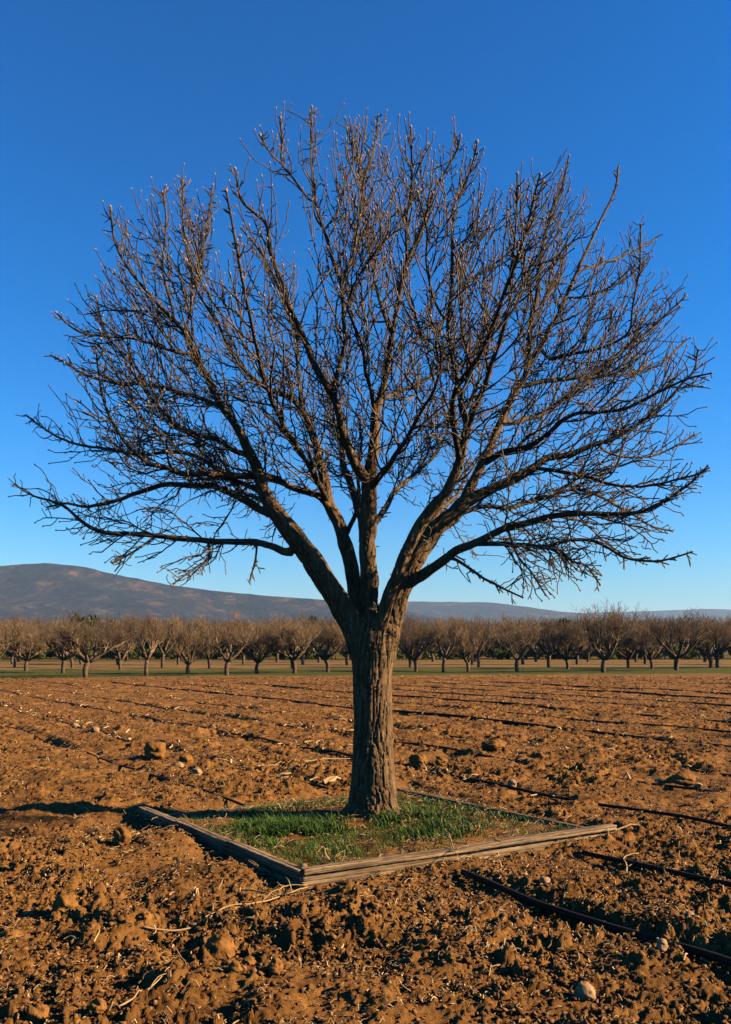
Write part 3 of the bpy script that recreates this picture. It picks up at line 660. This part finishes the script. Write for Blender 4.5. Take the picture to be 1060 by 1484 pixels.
def build_tree():
    r = np.random.default_rng(3)
    # smoothed centre lines with a little natural crookedness
    SM = {}
    for k, A in BR.items():
        S = catmull(A, .03); n = len(S); s = np.arange(n) * .03
        amp = np.minimum(.011, .004 + .2 * S[:, 3]) * np.minimum(1, s / .2)
        h = abs(hash(k)) % 997 if False else sum(ord(c) * 31 ** i for i, c in enumerate(k)) % 997
        for c in range(3): S[:, c] += amp * 2 * (fbm2(s * 4.5, np.full(n, h + c * 13.0), 2, 700) - .5)
        S[:, 3] = np.maximum(S[:, 3], .0056) * (1 + .18 * (vn2(s * 9, np.full(n, h + .5), 703) - .5))
        SM[k] = S
    # ---- trunk with the roots of the heavy limbs, fused to one skin
    b = Buf(); skel = []
    T = catmull(TRUNK, .02); tube(b, T[:, :3], T[:, 3], 32); skel.append(T)
    thick = {}
    for k, S in SM.items():
        lim = .028
        if k in MAIN or k in ('L3', 'L7', 'L10', 'L1a', 'L1b', 'L4d', 'L4e', 'L1c'):
            m = int(np.argmax(S[:, 3] < lim)) or len(S)
            if k not in MAIN and S[0, 3] < lim: m = 0
            if m > 4:
                tube(b, S[:m, :3], S[:m, 3], 20); skel.append(S[:m]); thick[k] = m
    for k in range(7):                                        # root flare
        a = k * .9 + .3; P = [(tx, ty, .22), (tx + .13 * math.cos(a), ty + .13 * math.sin(a), .10), (tx + .21 * math.cos(a), ty + .21 * math.sin(a), .03), (tx + .30 * math.cos(a), ty + .30 * math.sin(a), -.08)]
        Q = catmull(P, .02); tube(b, Q, np.linspace(.10, .045, len(Q)), 10)
    o = b.obj('trunk', M_BARK, tree)
    rm = o.modifiers.new('r', 'REMESH'); rm.mode = 'VOXEL'; rm.voxel_size = .0085
    sm = o.modifiers.new('s', 'SMOOTH'); sm.iterations = 9; sm.factor = .5
    dg = bpy.context.evaluated_depsgraph_get(); me = bpy.data.meshes.new_from_object(o.evaluated_get(dg))
    o.modifiers.clear(); o.data = me
    nv = len(me.vertices); V = np.empty(nv * 3, np.float32); me.vertices.foreach_get('co', V); V = V.reshape(-1, 3).astype(float)
    Nn = np.empty(nv * 3, np.float32); me.vertices.foreach_get('normal', Nn); Nn = Nn.reshape(-1, 3)
    SK = np.vstack(skel); ST_ = np.vstack([np.gradient(s[:, :3], axis=0) for s in skel]); ST_ /= np.linalg.norm(ST_, axis=1)[:, None]
    SL = np.concatenate([np.r_[0, np.cumsum(np.linalg.norm(np.diff(s[:, :3], axis=0), axis=1))] + 5.3 * i for i, s in enumerate(skel)])
    near = np.empty(nv, int)
    for c in range(0, nv, 20000):
        dd = np.sqrt(((V[c:c + 20000, None] - SK[None, :, :3]) ** 2).sum(-1)) - SK[None, :, 3]; near[c:c + 20000] = dd.argmin(1)
    Tn = ST_[near]; rel = V - SK[near, :3]; s = SL[near] + (rel * Tn).sum(1); rad = SK[near, 3]
    ref = np.array([0.2, 1, .1]); Na = ref - Tn * (Tn @ ref)[:, None]; Na /= np.linalg.norm(Na, axis=1)[:, None]; Ba = np.cross(Tn, Na)
    th = np.arctan2((rel * Ba).sum(1), (rel * Na).sum(1)); cu = np.cos(th) * rad; cv = np.sin(th) * rad
    wob = .05 * (vn2(s * 7, th * 0 + 3, 810) - .5)
    def bark(fq, fl, seed):   # ridged noise on a cylinder, stretched along the limb
        x = (cu + wob) * fq + 2.3 * s * fl * .15; y = cv * fq; z = s * fl
        a = 1 - np.abs(2 * vn2(x + 5 * vn2(z * .7, y * .2, seed + 3), y + z, seed) - 1)
        bb = 1 - np.abs(2 * vn2(y - 3 * vn2(z * .6, x * .2, seed + 4), x + z, seed + 1) - 1)
        return np.maximum(a, bb)
    f = bark(32, 3.2, 820); g = bark(75, 9, 830)
    disp = -(np.clip(f - .80, 0, 1) / .2) * .18 - (np.clip(g - .82, 0, 1) / .18) * .05 + .10 * (fbm2(s * 9 + th, cu * 20, 3, 840) - .5)
    amp = np.minimum(rad, .13)
    V2 = V + Nn * (disp * amp)[:, None]
    me.vertices.foreach_set('co', (V2 - TO).astype(np.float32).ravel())
    me.polygons.foreach_set('use_smooth', np.ones(len(me.polygons), bool)); me.update()
    if not me.materials: me.materials.append(M_BARK)
    # ---- each traced branch a part
    for k, S in SM.items():
        m = thick.get(k, 0)
        P = S[max(0, m - 3):]
        bb = Buf(); tube(bb, P[:, :3] - TO, P[:, 3] * (1.0 if m else 1.0), 8 if P[0, 3] > .012 else 6)
        bb.obj('branch', M_BRANCH, tree)
    # ---- twigs: the crown volume is filled by growth toward free space
    POLY = np.array([(20, 705), (38, 600), (75, 560), (70, 515), (85, 455), (130, 350), (160, 300), (235, 280), (265, 262), (310, 268), (340, 245), (378, 198), (407, 172), (452, 157), (548, 168), (596, 185), (668, 198), (692, 207), (750, 255), (825, 226), (897, 242), (913, 297), (955, 343), (994, 432), (1030, 542), (1022, 680), (1015, 745), (1000, 800), (980, 828), (930, 832), (870, 846), (790, 862), (757, 865), (706, 862), (665, 840), (640, 800), (615, 745), (560, 720), (470, 715), (440, 735), (400, 790), (362, 835), (300, 830), (250, 846), (165, 815), (60, 768)], float)
    C = np.array([530., 640.]); pa = np.arctan2(POLY[:, 1] - C[1], POLY[:, 0] - C[0]); pr = np.hypot(*(POLY - C).T); od = np.argsort(pa); pa = pa[od]; pr = pr[od]
    def rho(px, py):
        a = np.arctan2(py - C[1], px - C[0]); return np.hypot(px - C[0], py - C[1]) / np.interp(a, pa, pr, period=2 * math.pi)
    def envelope(p):
        d = p[1]; k = min(d, TREE_Y + .6); px = CX + p[0] / k * F_PX; py = HOR - (p[2] - CAMH) / k * F_PX
        q = float(rho(px, py)); z = abs(d - TREE_Y) / 2.75
        return math.sqrt(q * q + z * z * (1 if q < 1 else 1.5))
    tw = Buf(); bud = Buf(); CEN = np.array([tx, ty, 2.6]); UP = np.array([0, 0, 1.0]); count = [0, 0, 0]
    def unit(v): return v / (math.sqrt(v[0] * v[0] + v[1] * v[1] + v[2] * v[2]) + 1e-12)
    def add_bud(p, dr, sz):
        a = unit(np.cross(dr, [.3, .8, .5])); c = np.cross(dr, a); Vb = []
        for (h, w) in [(-.2, .5), (.5, 1.0), (1.3, .8), (2.1, .0)]:
            for k in range(5):
                t = k * 2 * math.pi / 5; Vb.append(p + dr * h * sz + (a * math.cos(t) + c * math.sin(t)) * w * sz)
        bud.add(np.array(Vb) - TO, [(i * 5 + j, i * 5 + (j + 1) % 5, i * 5 + 5 + (j + 1) % 5, i * 5 + 5 + j) for i in range(3) for j in range(5)])
    def grow(p, dr, L, r0, r1, wig, trop, step, sides, lim=1.0):
        n = max(3, int(round(L / step))); Q = [p]; D = []
        bend = r.normal(size=3) * wig * .35
        for k in range(n):
            e = envelope(Q[-1])
            if k > 0 and e > lim: break
            o_ = unit(Q[-1] - CEN)
            dr = unit(dr + r.normal(size=3) * wig + bend + UP * trop + o_ * .05); Q.append(Q[-1] + dr * L / n); D.append(dr)
        Q = np.array(Q); m = len(Q)
        tube(tw, Q - TO, np.linspace(r0, max(r1, r0 - (r0 - r1) * m / (n + 1)), m), sides, False); return Q, D
    def side(dr, lo, hi):
        ax = r.normal(size=3); ax = unit(ax - dr * ax.dot(dr)); a = R(r.uniform(lo, hi)); return dr * math.cos(a) + ax * math.sin(a)
    def spur(p, dr, L, r0):
        count[2] += 1
        Q, D = grow(p, dr, L, r0, .0034, .30, .05, L / 3, 3, 1.03)
        if r.uniform() < .5: add_bud(Q[-1], D[-1], .0046)
    def twig(p, dr, L, r0):
        count[1] += 1
        Q, D = grow(p, dr, L, r0, .0034, .15 if p[2] > 3.4 else .23, .05 if p[2] > 3.2 else .0, .045, 4, r.uniform(.86, 1.03))
        top = Q[-1][2] > 3.4
        e = envelope(Q[-1])
        if .62 < e < 1.02 and r.uniform() < .75:                       # last year's straight shoot
            dd = unit(D[-1] * .7 + unit(Q[-1] - CEN) * .35 + UP * (.95 if top else .1) * r.uniform(.2, 1))
            L2 = r.uniform(.05, .17) * (1.35 if top else .9) * (1 if e < .92 else .75); T_ = np.array([Q[-1], Q[-1] + dd * L2 * .5 + r.normal(size=3) * .006, Q[-1] + dd * L2 + r.normal(size=3) * .012])
            tube(tw, T_ - TO, np.array([.0040, .0037, .0033]), 4, False); add_bud(T_[-1], dd, .0075)
        else: add_bud(Q[-1], D[-1], .0050)
        for i in range(1, len(Q) - 1):
            if r.uniform() < .34: spur(Q[i], unit(side(D[i - 1], 30, 75) + UP * .1), r.uniform(.03, .10), .0042)
    def lateral(p, dr, L, r0):
        count[0] += 1
        Q, D = grow(p, dr, L, r0, .0044, .10 if p[2] > 3.2 else .15, .06 if p[2] > 2.75 else -.02, .05, 5, r.uniform(.76, .97))
        for i in range(1, len(Q)):
            if r.uniform() < (.66 if p[2] < 3.6 else .50): twig(Q[i], unit(side(D[min(i, len(D) - 1)], 28, 68) + UP * .12 + unit(Q[i] - CEN) * .1), r.uniform(.10, .34) * (1 - .35 * i / len(Q)), .0043)
        dd = D[-1]; twig(Q[-1], dd, r.uniform(.12, .3), .0055)
    for k, S in SM.items():
        s = np.r_[0, np.cumsum(np.linalg.norm(np.diff(S[:, :3], axis=0), axis=1))]; TG = np.gradient(S[:, :3], axis=0); TG /= np.linalg.norm(TG, axis=1)[:, None]
        tot = s[-1]; pos = .12 if k not in MAIN else .75
        while pos < tot - .05:
            i = int(np.searchsorted(s, pos)); p, rad = S[i, :3], S[i, 3]; rem = tot - pos
            pxx = CX + p[0] / p[1] * F_PX; pyy = HOR - (p[2] - CAMH) / p[1] * F_PX
            heart = abs(pxx - 545) < 95 and pyy > 725
            if rad < .062 and not heart:
                L = min(.30 + .42 * rem, .95) * r.uniform(.45, 1.0)
                dr = unit(side(TG[i], 32, 66) + unit(p - CEN) * .15 + UP * .12)
                dens = (.90 if p[2] < 3.8 else .90 - .45 * min(1, (p[2] - 3.8) / 1.4))
                if p[2] < 2.75 and rad < .045: dr = unit(dr + UP * r.uniform(-.75, .1))
                if r.uniform() < dens: lateral(p, dr, L, min(.62 * rad,   .0038 + .0066 * L))
                else: twig(p, dr, r.uniform(.15, .4), .0058)
            elif r.uniform() < .95: twig(p + TG[i] * 0 + unit(side(TG[i], 60, 90)) * rad * .9, unit(side(TG[i], 50, 90)), r.uniform(.10, .38), .0054)
            pos += r.uniform(.06, .145) * (1.0 if rad < .03 else 1.25)
        for q_ in range(int(tot / .04)):                        # short fruiting spurs along the limb
            i = r.integers(min(8, len(S) - 1), len(S)); 
            if S[i, 2] < 1.9 or S[i, 3] > .085: continue
            dr = unit(side(TG[i], 45, 95)); spur(S[i, :3] + dr * S[i, 3] * .7, dr, r.uniform(.03, .13), .0046)
        dr = unit(S[-1, :3] - S[-2, :3]); add_bud(S[-1, :3], dr, .0105)
        for kk in range(4):                                     # small side twigs close to the leader tip
            i = len(S) - 1 - int(r.uniform(.05, .5) / .03)
            if i > 3: twig(S[i, :3], unit(side(TG[i], 30, 60) + UP * .2), r.uniform(.06, .2), .0045)
    n = n0 = 0; CH = count
    o = tw.obj('twigs', M_TWIG, tree); o['kind'] = 'stuff'
    o = bud.obj('buds', M_BUD, tree); o['kind'] = 'stuff'
    print('TREE nodes', n, 'start', n0, 'chains', len(CH), 'trunk verts', nv, 'twig verts', tw.n)
build_tree()

# ------------------------------------------------------------------ orchard behind
M_OBARK = simple_noise_mat('orchard_bark', [(.3, (.036, .022, .012)), (.7, (.125, .082, .050))], 6)
M_OTWIG, _nt, _b = tonemix_mat('orchard_twigs', (.048, .029, .015), (.25, .165, .095), .9, 2, .2)
def orchard_variant(seed, tall=3.4, spread=1.9):
    r = np.random.default_rng(seed); tr = Buf(); cr = Buf()
    h0 = r.uniform(.5, .9)
    tp = catmull([(0, 0, -.1), (r.normal() * .03, r.normal() * .03, h0 * .5), (r.normal() * .05, r.normal() * .05, h0)], .15)
    tube(tr, tp, np.linspace(.125, .10, len(tp)), 9)
    fine = []
    def grow(p, dr, L, rad, lev, buf):
        n = 5; Q = [p]; rr = np.linspace(rad, rad * .5, n + 1)
        for k in range(n):
            dr = dr + r.normal(size=3) * (.10 + .06 * lev) + np.array([0, 0, .08 + .07 * lev]); dr = dr / np.linalg.norm(dr); Q.append(Q[-1] + dr * L / n)
        Q = np.array(Q); tube(buf, Q, rr, 6 if lev == 0 else (4 if lev < 3 else 3), lev == 0, r.uniform(0, .5) + (1.3 if r.uniform() < .14 else 0))  # a random share of limbs is coloured paler to look sunlit
        if lev >= 4: return
        cnt = [5, 5, 5, 3][lev]
        for k in range(cnt):
            i = r.integers(2, n + 1) if lev else r.integers(2, n + 1); ax = r.normal(size=3); ax -= dr * ax.dot(dr); ax /= np.linalg.norm(ax)
            nd_ = dr * r.uniform(.5, .9) + ax * r.uniform(.5, .9) + np.array([0, 0, .12])
            grow(Q[i], nd_ / np.linalg.norm(nd_), L * r.uniform(.5, .75), rr[i] * .62 if lev < 2 else max(.006, rr[i] * .55), lev + 1, cr)
    nl = r.integers(4, 8)
    for k in range(nl):
        a = k * 6.283 / nl + r.normal() * .25; el = r.uniform(.55, 1.0)
        dr = np.array([math.cos(a) * math.cos(el), math.sin(a) * math.cos(el), math.sin(el)])
        grow(tp[-1] - [0, 0, .05], dr, r.uniform(.38, .5) * tall * .82, .075, 0, tr)
    for B in (tr, cr):
        pass
    V = np.concatenate(cr.v); zs = np.percentile(V[:, 2], 99.3); xs = np.percentile(np.hypot(V[:, 0], V[:, 1]), 99)
    for B in (tr, cr):
        for i, v in enumerate(B.v):
            w = v.copy(); k = smooth(0, .9, w[:, 2])
            w[:, 0] *= 1 + (spread / xs - 1) * k; w[:, 1] *= 1 + (spread / xs - 1) * k; w[:, 2] = np.where(w[:, 2] > h0 * .6, h0 * .6 + (w[:, 2] - h0 * .6) * (tall - h0 * .6) / (zs - h0 * .6), w[:, 2])
            B.v[i] = w
    return tr.mesh('trunk'), cr.mesh('crown')
OV = [orchard_variant(40 + k, 3.5, sp) for k, sp in enumerate((2.3, 1.8, 2.5, 2.05, 1.65, 2.35, 2.0))]
TALLV = orchard_variant(61, 3.5, 1.9)
for (a, b) in OV + [TALLV]: a.materials.append(M_OBARK); b.materials.append(M_OTWIG)
def orchard_tree(x, y, h, rot, v, label, group='bare orchard trees beyond the field'):
    e = empty('orchard_tree', (x, y, gz(x, y, False) * .3)); e.rotation_euler = (0, 0, rot); s = h / 3.5; e.scale = (s * random.uniform(.95, 1.12), s * random.uniform(.95, 1.12), s)
    for nm, me in zip(('trunk', 'crown'), v):
        o = bpy.data.objects.new(nm, me); COL.objects.link(o); o.parent = e
    tag(e, label, 'tree', group)
FRONT = [  # px, base py, top py, label
 (-6, 980, 892, 'bare orchard tree cut by the left edge of the photo'),
 (38, 973, 902, 'small bare orchard tree between the left edge and the first full trees'),
 (91, 976, 900, 'bare orchard tree close behind the left neighbour of the tree at the hill foot'),
 (124, 982, 889, 'big bare orchard tree with a wide crown under the hill top, nearest on the left'),
 (174, 970, 908, 'small farther orchard tree between the two big ones on the left'),
 (212, 980, 890, 'big bare orchard tree with pale lit limbs left of the middle gap'),
 (272, 976, 894, 'bare orchard tree right of the one with pale lit limbs'),
 (329, 979, 890, 'round crowned bare orchard tree below the hill slope'),
 (372, 976, 902, 'narrow bare orchard tree between two round crowned ones on the left'),
 (427, 976, 898, 'pale limbed bare orchard tree in front of the small dark evergreen'),
 (475, 974, 897, 'bare orchard tree just left of the big trunk'),
 (603, 973, 899, 'bare orchard tree first to the right of the big trunk'),
 (643, 974, 893, 'bare orchard tree second to the right of the big trunk'),
 (679, 973, 894, 'bare orchard tree third to the right of the big trunk'),
 (750, 974, 896, 'wide crowned bare orchard tree alone right of the three near the trunk'),
 (823, 970, 900, 'double stemmed looking bare orchard tree left of the tallest one'),
 (875, 974, 878, 'tallest bare orchard tree on the right rising above the rest'),
 (945, 969, 900, 'bare orchard tree right of the tallest one'),
 (981, 972, 888, 'bare orchard tree with full crown second from the right edge'),
 (1040, 968, 893, 'bare orchard tree at the right edge of the photo')]
rr_ = np.random.default_rng(77)
for i, (px, py, ty_, lab) in enumerate(FRONT):
    x, d = on_ground(px, py); h = CAMH + (HOR - ty_) * d / F_PX
    orchard_tree(x, d, h, rr_.uniform(0, 6.28), TALLV if 'tallest' in lab else OV[(i * 3) % 7], lab)
ROWL = ['bare orchard tree in the second row behind the front trees', 'bare orchard tree in the third row, half hidden', 'bare orchard tree in the back rows, crown only']
for row, (d0, sp) in enumerate(((62, 4.7), (73, 4.8), (86, 5.0))):
    x = -.47 * d0
    while x < .47 * d0:
        dd = d0 + rr_.normal() * 1.3
        orchard_tree(x + rr_.normal() * .5, dd, CAMH + rr_.uniform(29, 46) * dd / F_PX, rr_.uniform(0, 6.28), OV[rr_.integers(7)], ROWL[min(row, 2)], ['second row of bare orchard trees', 'third row of bare orchard trees', 'back rows of bare orchard trees', 'back rows of bare orchard trees'][row])
        x += sp * rr_.uniform(.85, 1.15)

# ------------------------------------------------------------------ evergreens behind the orchard
def bush_mesh(seed, n=3000, leaf=.16):
    r = np.random.default_rng(seed); b = Buf()
    C = [(r.normal() * .45, r.normal() * .45, r.uniform(.25, .8), r.uniform(.28, .5)) for _ in range(9)]
    for k in range(n):
        c = C[r.integers(9)]; v = r.normal(size=3); v /= np.linalg.norm(v); p = np.array(c[:3]) + v * c[3] * r.uniform(.55, 1.05) * np.array([1, 1, .62])
        if p[2] < 0: p[2] = abs(p[2]) * .5
        a = r.normal(size=3); a /= np.linalg.norm(a); c2 = np.cross(a, r.normal(size=3)); c2 /= np.linalg.norm(c2)
        s = leaf * r.uniform(.25, .6)
        b.add([p - a * s, p + c2 * s * .5, p + a * s, p - c2 * s * .5], [(0, 1, 2, 3)], None, r.uniform(0, 1))
    tube(b, [(0, 0, -.05), (0.02, 0, .5)], [.06, .03], 6)
    return b.mesh('foliage', False)
M_EVER, _nt, _b = tonemix_mat('evergreen_leaves', (.010, .015, .003), (.032, .038, .007), .7, 1.5, .25)
M_EVERY, _nt, _b = tonemix_mat('shrub_leaves', (.024, .032, .004), (.105, .098, .013), .7, 1.5, .25)
EV = [bush_mesh(200 + k) for k in range(4)]
EVY = [m.copy() for m in EV[:2]]
for m in EV: m.materials.append(M_EVER)
for m in EVY: m.materials.append(M_EVERY)
def bush(x, y, w, h, me, name, label, cat, group):
    o = bpy.data.objects.new(name, me); COL.objects.link(o); o.location = (x, y, -.1); o.rotation_euler = (0, 0, rr_.uniform(0, 6.28)); o.scale = (w, w, h)
    tag(o, label, cat, group)
x = -58
while x < 58:
    bush(x, 112 + rr_.normal() * 2.0, rr_.uniform(1.5, 2.3), rr_.uniform(2.6, 4.2), EV[rr_.integers(4)], 'evergreen_tree', 'dark evergreen tree in the hedge line behind the orchard', 'tree', 'dark evergreen trees behind the orchard')
    x += rr_.uniform(1.5, 2.4)
for k in range(64):
    bush(-50 + k * 1.62 + rr_.normal() * .5, 103 + rr_.normal() * 1.5, rr_.uniform(1.1, 1.8), rr_.uniform(1.3, 2.3), (EVY + EVY + EV[:1])[rr_.integers(5)], 'green_shrub', 'low yellowish green shrub under the far orchard trees', 'shrub', 'low green shrubs behind the orchard trunks')
for (px, top, d, w, lab) in [(452, 893, 108, 1.5, 'small dark round evergreen showing above the orchard left of the trunk'), (128, 891, 110, 2.6, 'dark evergreen crown behind the orchard under the hill top'), (822, 896, 109, 2.8, 'dark evergreen crown behind the orchard left of the tallest bare tree')]:
    bush((px - CX) * d / F_PX, d, w, (CAMH + (HOR - top) * d / F_PX) / 1.05, EV[2], 'evergreen_tree', lab, 'tree', None)
# far wood beyond the hedge, reading as one brown mass
def far_wood():
    b = Buf(); r = np.random.default_rng(31)
    for k in range(5200):
        d = r.uniform(122, 190); x = r.uniform(-.52, .52) * d; top = CAMH + r.uniform(32, 46) * d / F_PX
        p = np.array([x, d, r.uniform(.2, .62) * top]); 
        for j in range(3):
            q = np.array([x + r.normal() * .9, d + r.normal() * .9, top * r.uniform(.8, 1.0)])
            m_ = (p + q) / 2 + r.normal(size=3) * .25
            tube(b, [p, m_, q], [.05, .035, .02], 3, False, r.uniform(0, .7))
    tag(b.obj('distant_wood', M_OTWIG), 'distant brown leafless wood beyond the evergreens', 'wood', None, 'stuff')
far_wood()

# ------------------------------------------------------------------ hills
def hill(name, prof, dist, depth, seed, mat, label, rough):
    P = np.array(prof, float); b = Buf(); nx, ny = 420, 70
    az = np.linspace(-900, 1960, nx); top = np.interp(az, P[:, 0], P[:, 1])
    tt = np.linspace(0, 1, ny)
    V = np.zeros((ny, nx, 3)); X = (az - CX) * dist / F_PX; H = (HOR - top) * dist / F_PX
    H = np.maximum(H, 2)
    for j, t in enumerate(tt):
        y = dist - depth * (1 - t) if t <= .8 else dist - depth * .2 + (t - .8) * 5 * depth * .5
        s = smooth(0, .8, np.full(nx, t)) if t <= .8 else 1 - smooth(.8, 1.0, np.full(nx, t))
        s = s if t > .8 else (t / .8) ** .85 * np.ones(nx)
        rg = ridge2(X / (rough * 2.2) + t * .6, np.full(nx, t * 2.0) + seed, 4, 900 + seed)
        V[j, :, 0] = X; V[j, :, 1] = y
        V[j, :, 2] = H * s * (1 - .62 * (1 - rg) * math.sin(math.pi * min(1, t / .8)) * 1.2) + (H * .02) * (fbm2(X / (rough * .12), X * 0 + t * 9, 3, 950) - .5) * (1 if t > .2 else 0)
    V[0, :, 2] = -20
    i = np.arange(ny - 1)[:, None] * nx; j = np.arange(nx - 1)[None]
    b.add(V.reshape(-1, 3), np.stack([i + j, i + j + 1, i + nx + j + 1, i + nx + j], -1).reshape(-1, 4))
    tag(b.obj(name, mat), label, None, None, 'structure')
def mat_hill(name, a, bb, cc, sc):
    m, nt, b = new_mat(name, .95, .05)
    v = objcoord(nt); n = noise(nt, sc, 8, v, .62, .4); n2 = noise(nt, sc * 4, 8, v, .78)
    c = ramp(nt, [(.40, a), (.54, bb), (.68, cc)], n.outputs['Fac']).outputs[0]
    c = mixc(nt, .75, c, ramp(nt, [(.45, (.15, .18, .19)), (.56, (1.5, 1.42, 1.35))], n2.outputs['Fac']).outputs[0], 'MULTIPLY')
    nt.links.new(c, b.inputs['Base Color']); bump(nt, b, n2.outputs['Fac'], .9, 26)
    return m
M_H1 = mat_hill('hill_scrub', (.008, .007, .008), (.024, .017, .016), (.105, .062, .040), .013)
M_H2 = mat_hill('far_hill_scrub', (.012, .011, .012), (.024, .019, .017), (.075, .050, .034), .005)
hill('hill', [(-900, 905), (-500, 870), (-250, 845), (-80, 832), (0, 829), (60, 825), (100, 823), (150, 828), (200, 840), (260, 852), (320, 860), (400, 868), (480, 873), (540, 880), (600, 892), (680, 908), (800, 930), (1960, 936)], 2600, 900, 3, M_H1, 'long brown scrub hill rising on the left', 260)
hill('hill', [(-900, 930), (300, 905), (420, 884), (480, 879), (560, 876), (610, 874), (660, 875), (700, 875), (740, 880), (800, 888), (840, 891), (900, 898), (1000, 915), (1960, 934)], 4300, 1000, 5, M_H2, 'bluish middle ridge behind the trunk', 420)
hill('hill', [(-900, 930), (600, 910), (720, 896), (800, 891), (860, 889), (940, 887), (1000, 884), (1060, 886), (1200, 884), (1400, 892), (1960, 905)], 6400, 1300, 8, M_H2, 'faint blue ridge farthest away on the right', 600)

# ------------------------------------------------------------------ air
def haze():
    m = bpy.data.materials.new('haze_air'); m.use_nodes = True; nt = m.node_tree
    nt.nodes.remove(nt.nodes['Principled BSDF'])
    v = nt.nodes.new('ShaderNodeVolumePrincipled'); v.inputs['Color'].default_value = (.42, .66, 1, 1); v.inputs['Density'].default_value = 7.5e-5
    v.inputs['Anisotropy'].default_value = 0.0
    nt.links.new(v.outputs[0], nt.nodes['Material Output'].inputs['Volume'])
    b = Buf(); X, Y0, Y1, Z0, Z1 = 21000, -500, 15500, -24, 300
    V = [(x, y, z) for z in (Z0, Z1) for y in (Y0, Y1) for x in (-X, X)]
    b.add(V, [(0, 2, 3, 1), (4, 5, 7, 6), (0, 1, 5, 4), (2, 6, 7, 3), (0, 4, 6, 2), (1, 3, 7, 5)])
    tag(b.obj('haze', m, None, False), 'thin blue distance haze over the whole valley', 'haze', None, 'stuff')
haze()

# ------------------------------------------------------------------ light
SUN_AZ = math.atan2(0.992, -0.10)      # clockwise from +Y (view axis) toward +X
SUN_EL = R(25)
sd = Vector((math.sin(SUN_AZ) * math.cos(SUN_EL), math.cos(SUN_AZ) * math.cos(SUN_EL), math.sin(SUN_EL)))
L = bpy.data.lights.new('sun', 'SUN'); L.energy = 5.0; L.angle = R(.5); L.color = (1, .75, .44)
so = bpy.data.objects.new('sun', L); COL.objects.link(so); so.rotation_euler = sd.to_track_quat('Z', 'Y').to_euler()
W = bpy.data.worlds.new('World'); scene.world = W; W.use_nodes = True
nt = W.node_tree; bg = nt.nodes['Background']
sky = nt.nodes.new('ShaderNodeTexSky'); sky.sky_type = 'NISHITA'; sky.sun_disc = False
sky.sun_elevation = SUN_EL; sky.sun_rotation = SUN_AZ
sky.altitude = 300; sky.air_density = 1.35; sky.dust_density = 0.3; sky.ozone_density = 10.0
hs = nt.nodes.new('ShaderNodeHueSaturation'); hs.inputs['Saturation'].default_value = 1.1; hs.inputs['Hue'].default_value = .496
gm = nt.nodes.new('ShaderNodeGamma'); gm.inputs['Gamma'].default_value = 1.35
hs.inputs['Value'].default_value = .605
nt.links.new(sky.outputs[0], gm.inputs['Color']); nt.links.new(gm.outputs[0], hs.inputs['Color']); nt.links.new(hs.outputs[0], bg.inputs['Color'])
bg.inputs['Strength'].default_value = .054

# ------------------------------------------------------------------ camera
cam = bpy.data.cameras.new('camera'); co = bpy.data.objects.new('camera', cam); COL.objects.link(co)
co.location = (0, 0, CAMH); co.rotation_euler = (R(90), 0, 0)
cam.sensor_fit = 'HORIZONTAL'; cam.sensor_width = 36; cam.lens = 36 * F_PX / 1060
cam.shift_y = (HOR - 742) / 1060
cam.clip_start = .05; cam.clip_end = 40000
scene.camera = co
scene.view_settings.view_transform = 'Standard'; scene.view_settings.look = 'None'
scene.view_settings.exposure = 1.8; scene.view_settings.gamma = 1
scene.cycles.use_denoising = True; scene.cycles.denoiser = 'OPENIMAGEDENOISE'; scene.cycles.denoising_input_passes = 'RGB_ALBEDO_NORMAL'; scene.cycles.denoising_prefilter = 'ACCURATE'
scene.cycles.max_bounces = 5; scene.cycles.diffuse_bounces = 0; scene.cycles.volume_bounces = 0
scene.cycles.use_adaptive_sampling = True; scene.cycles.adaptive_threshold = .01
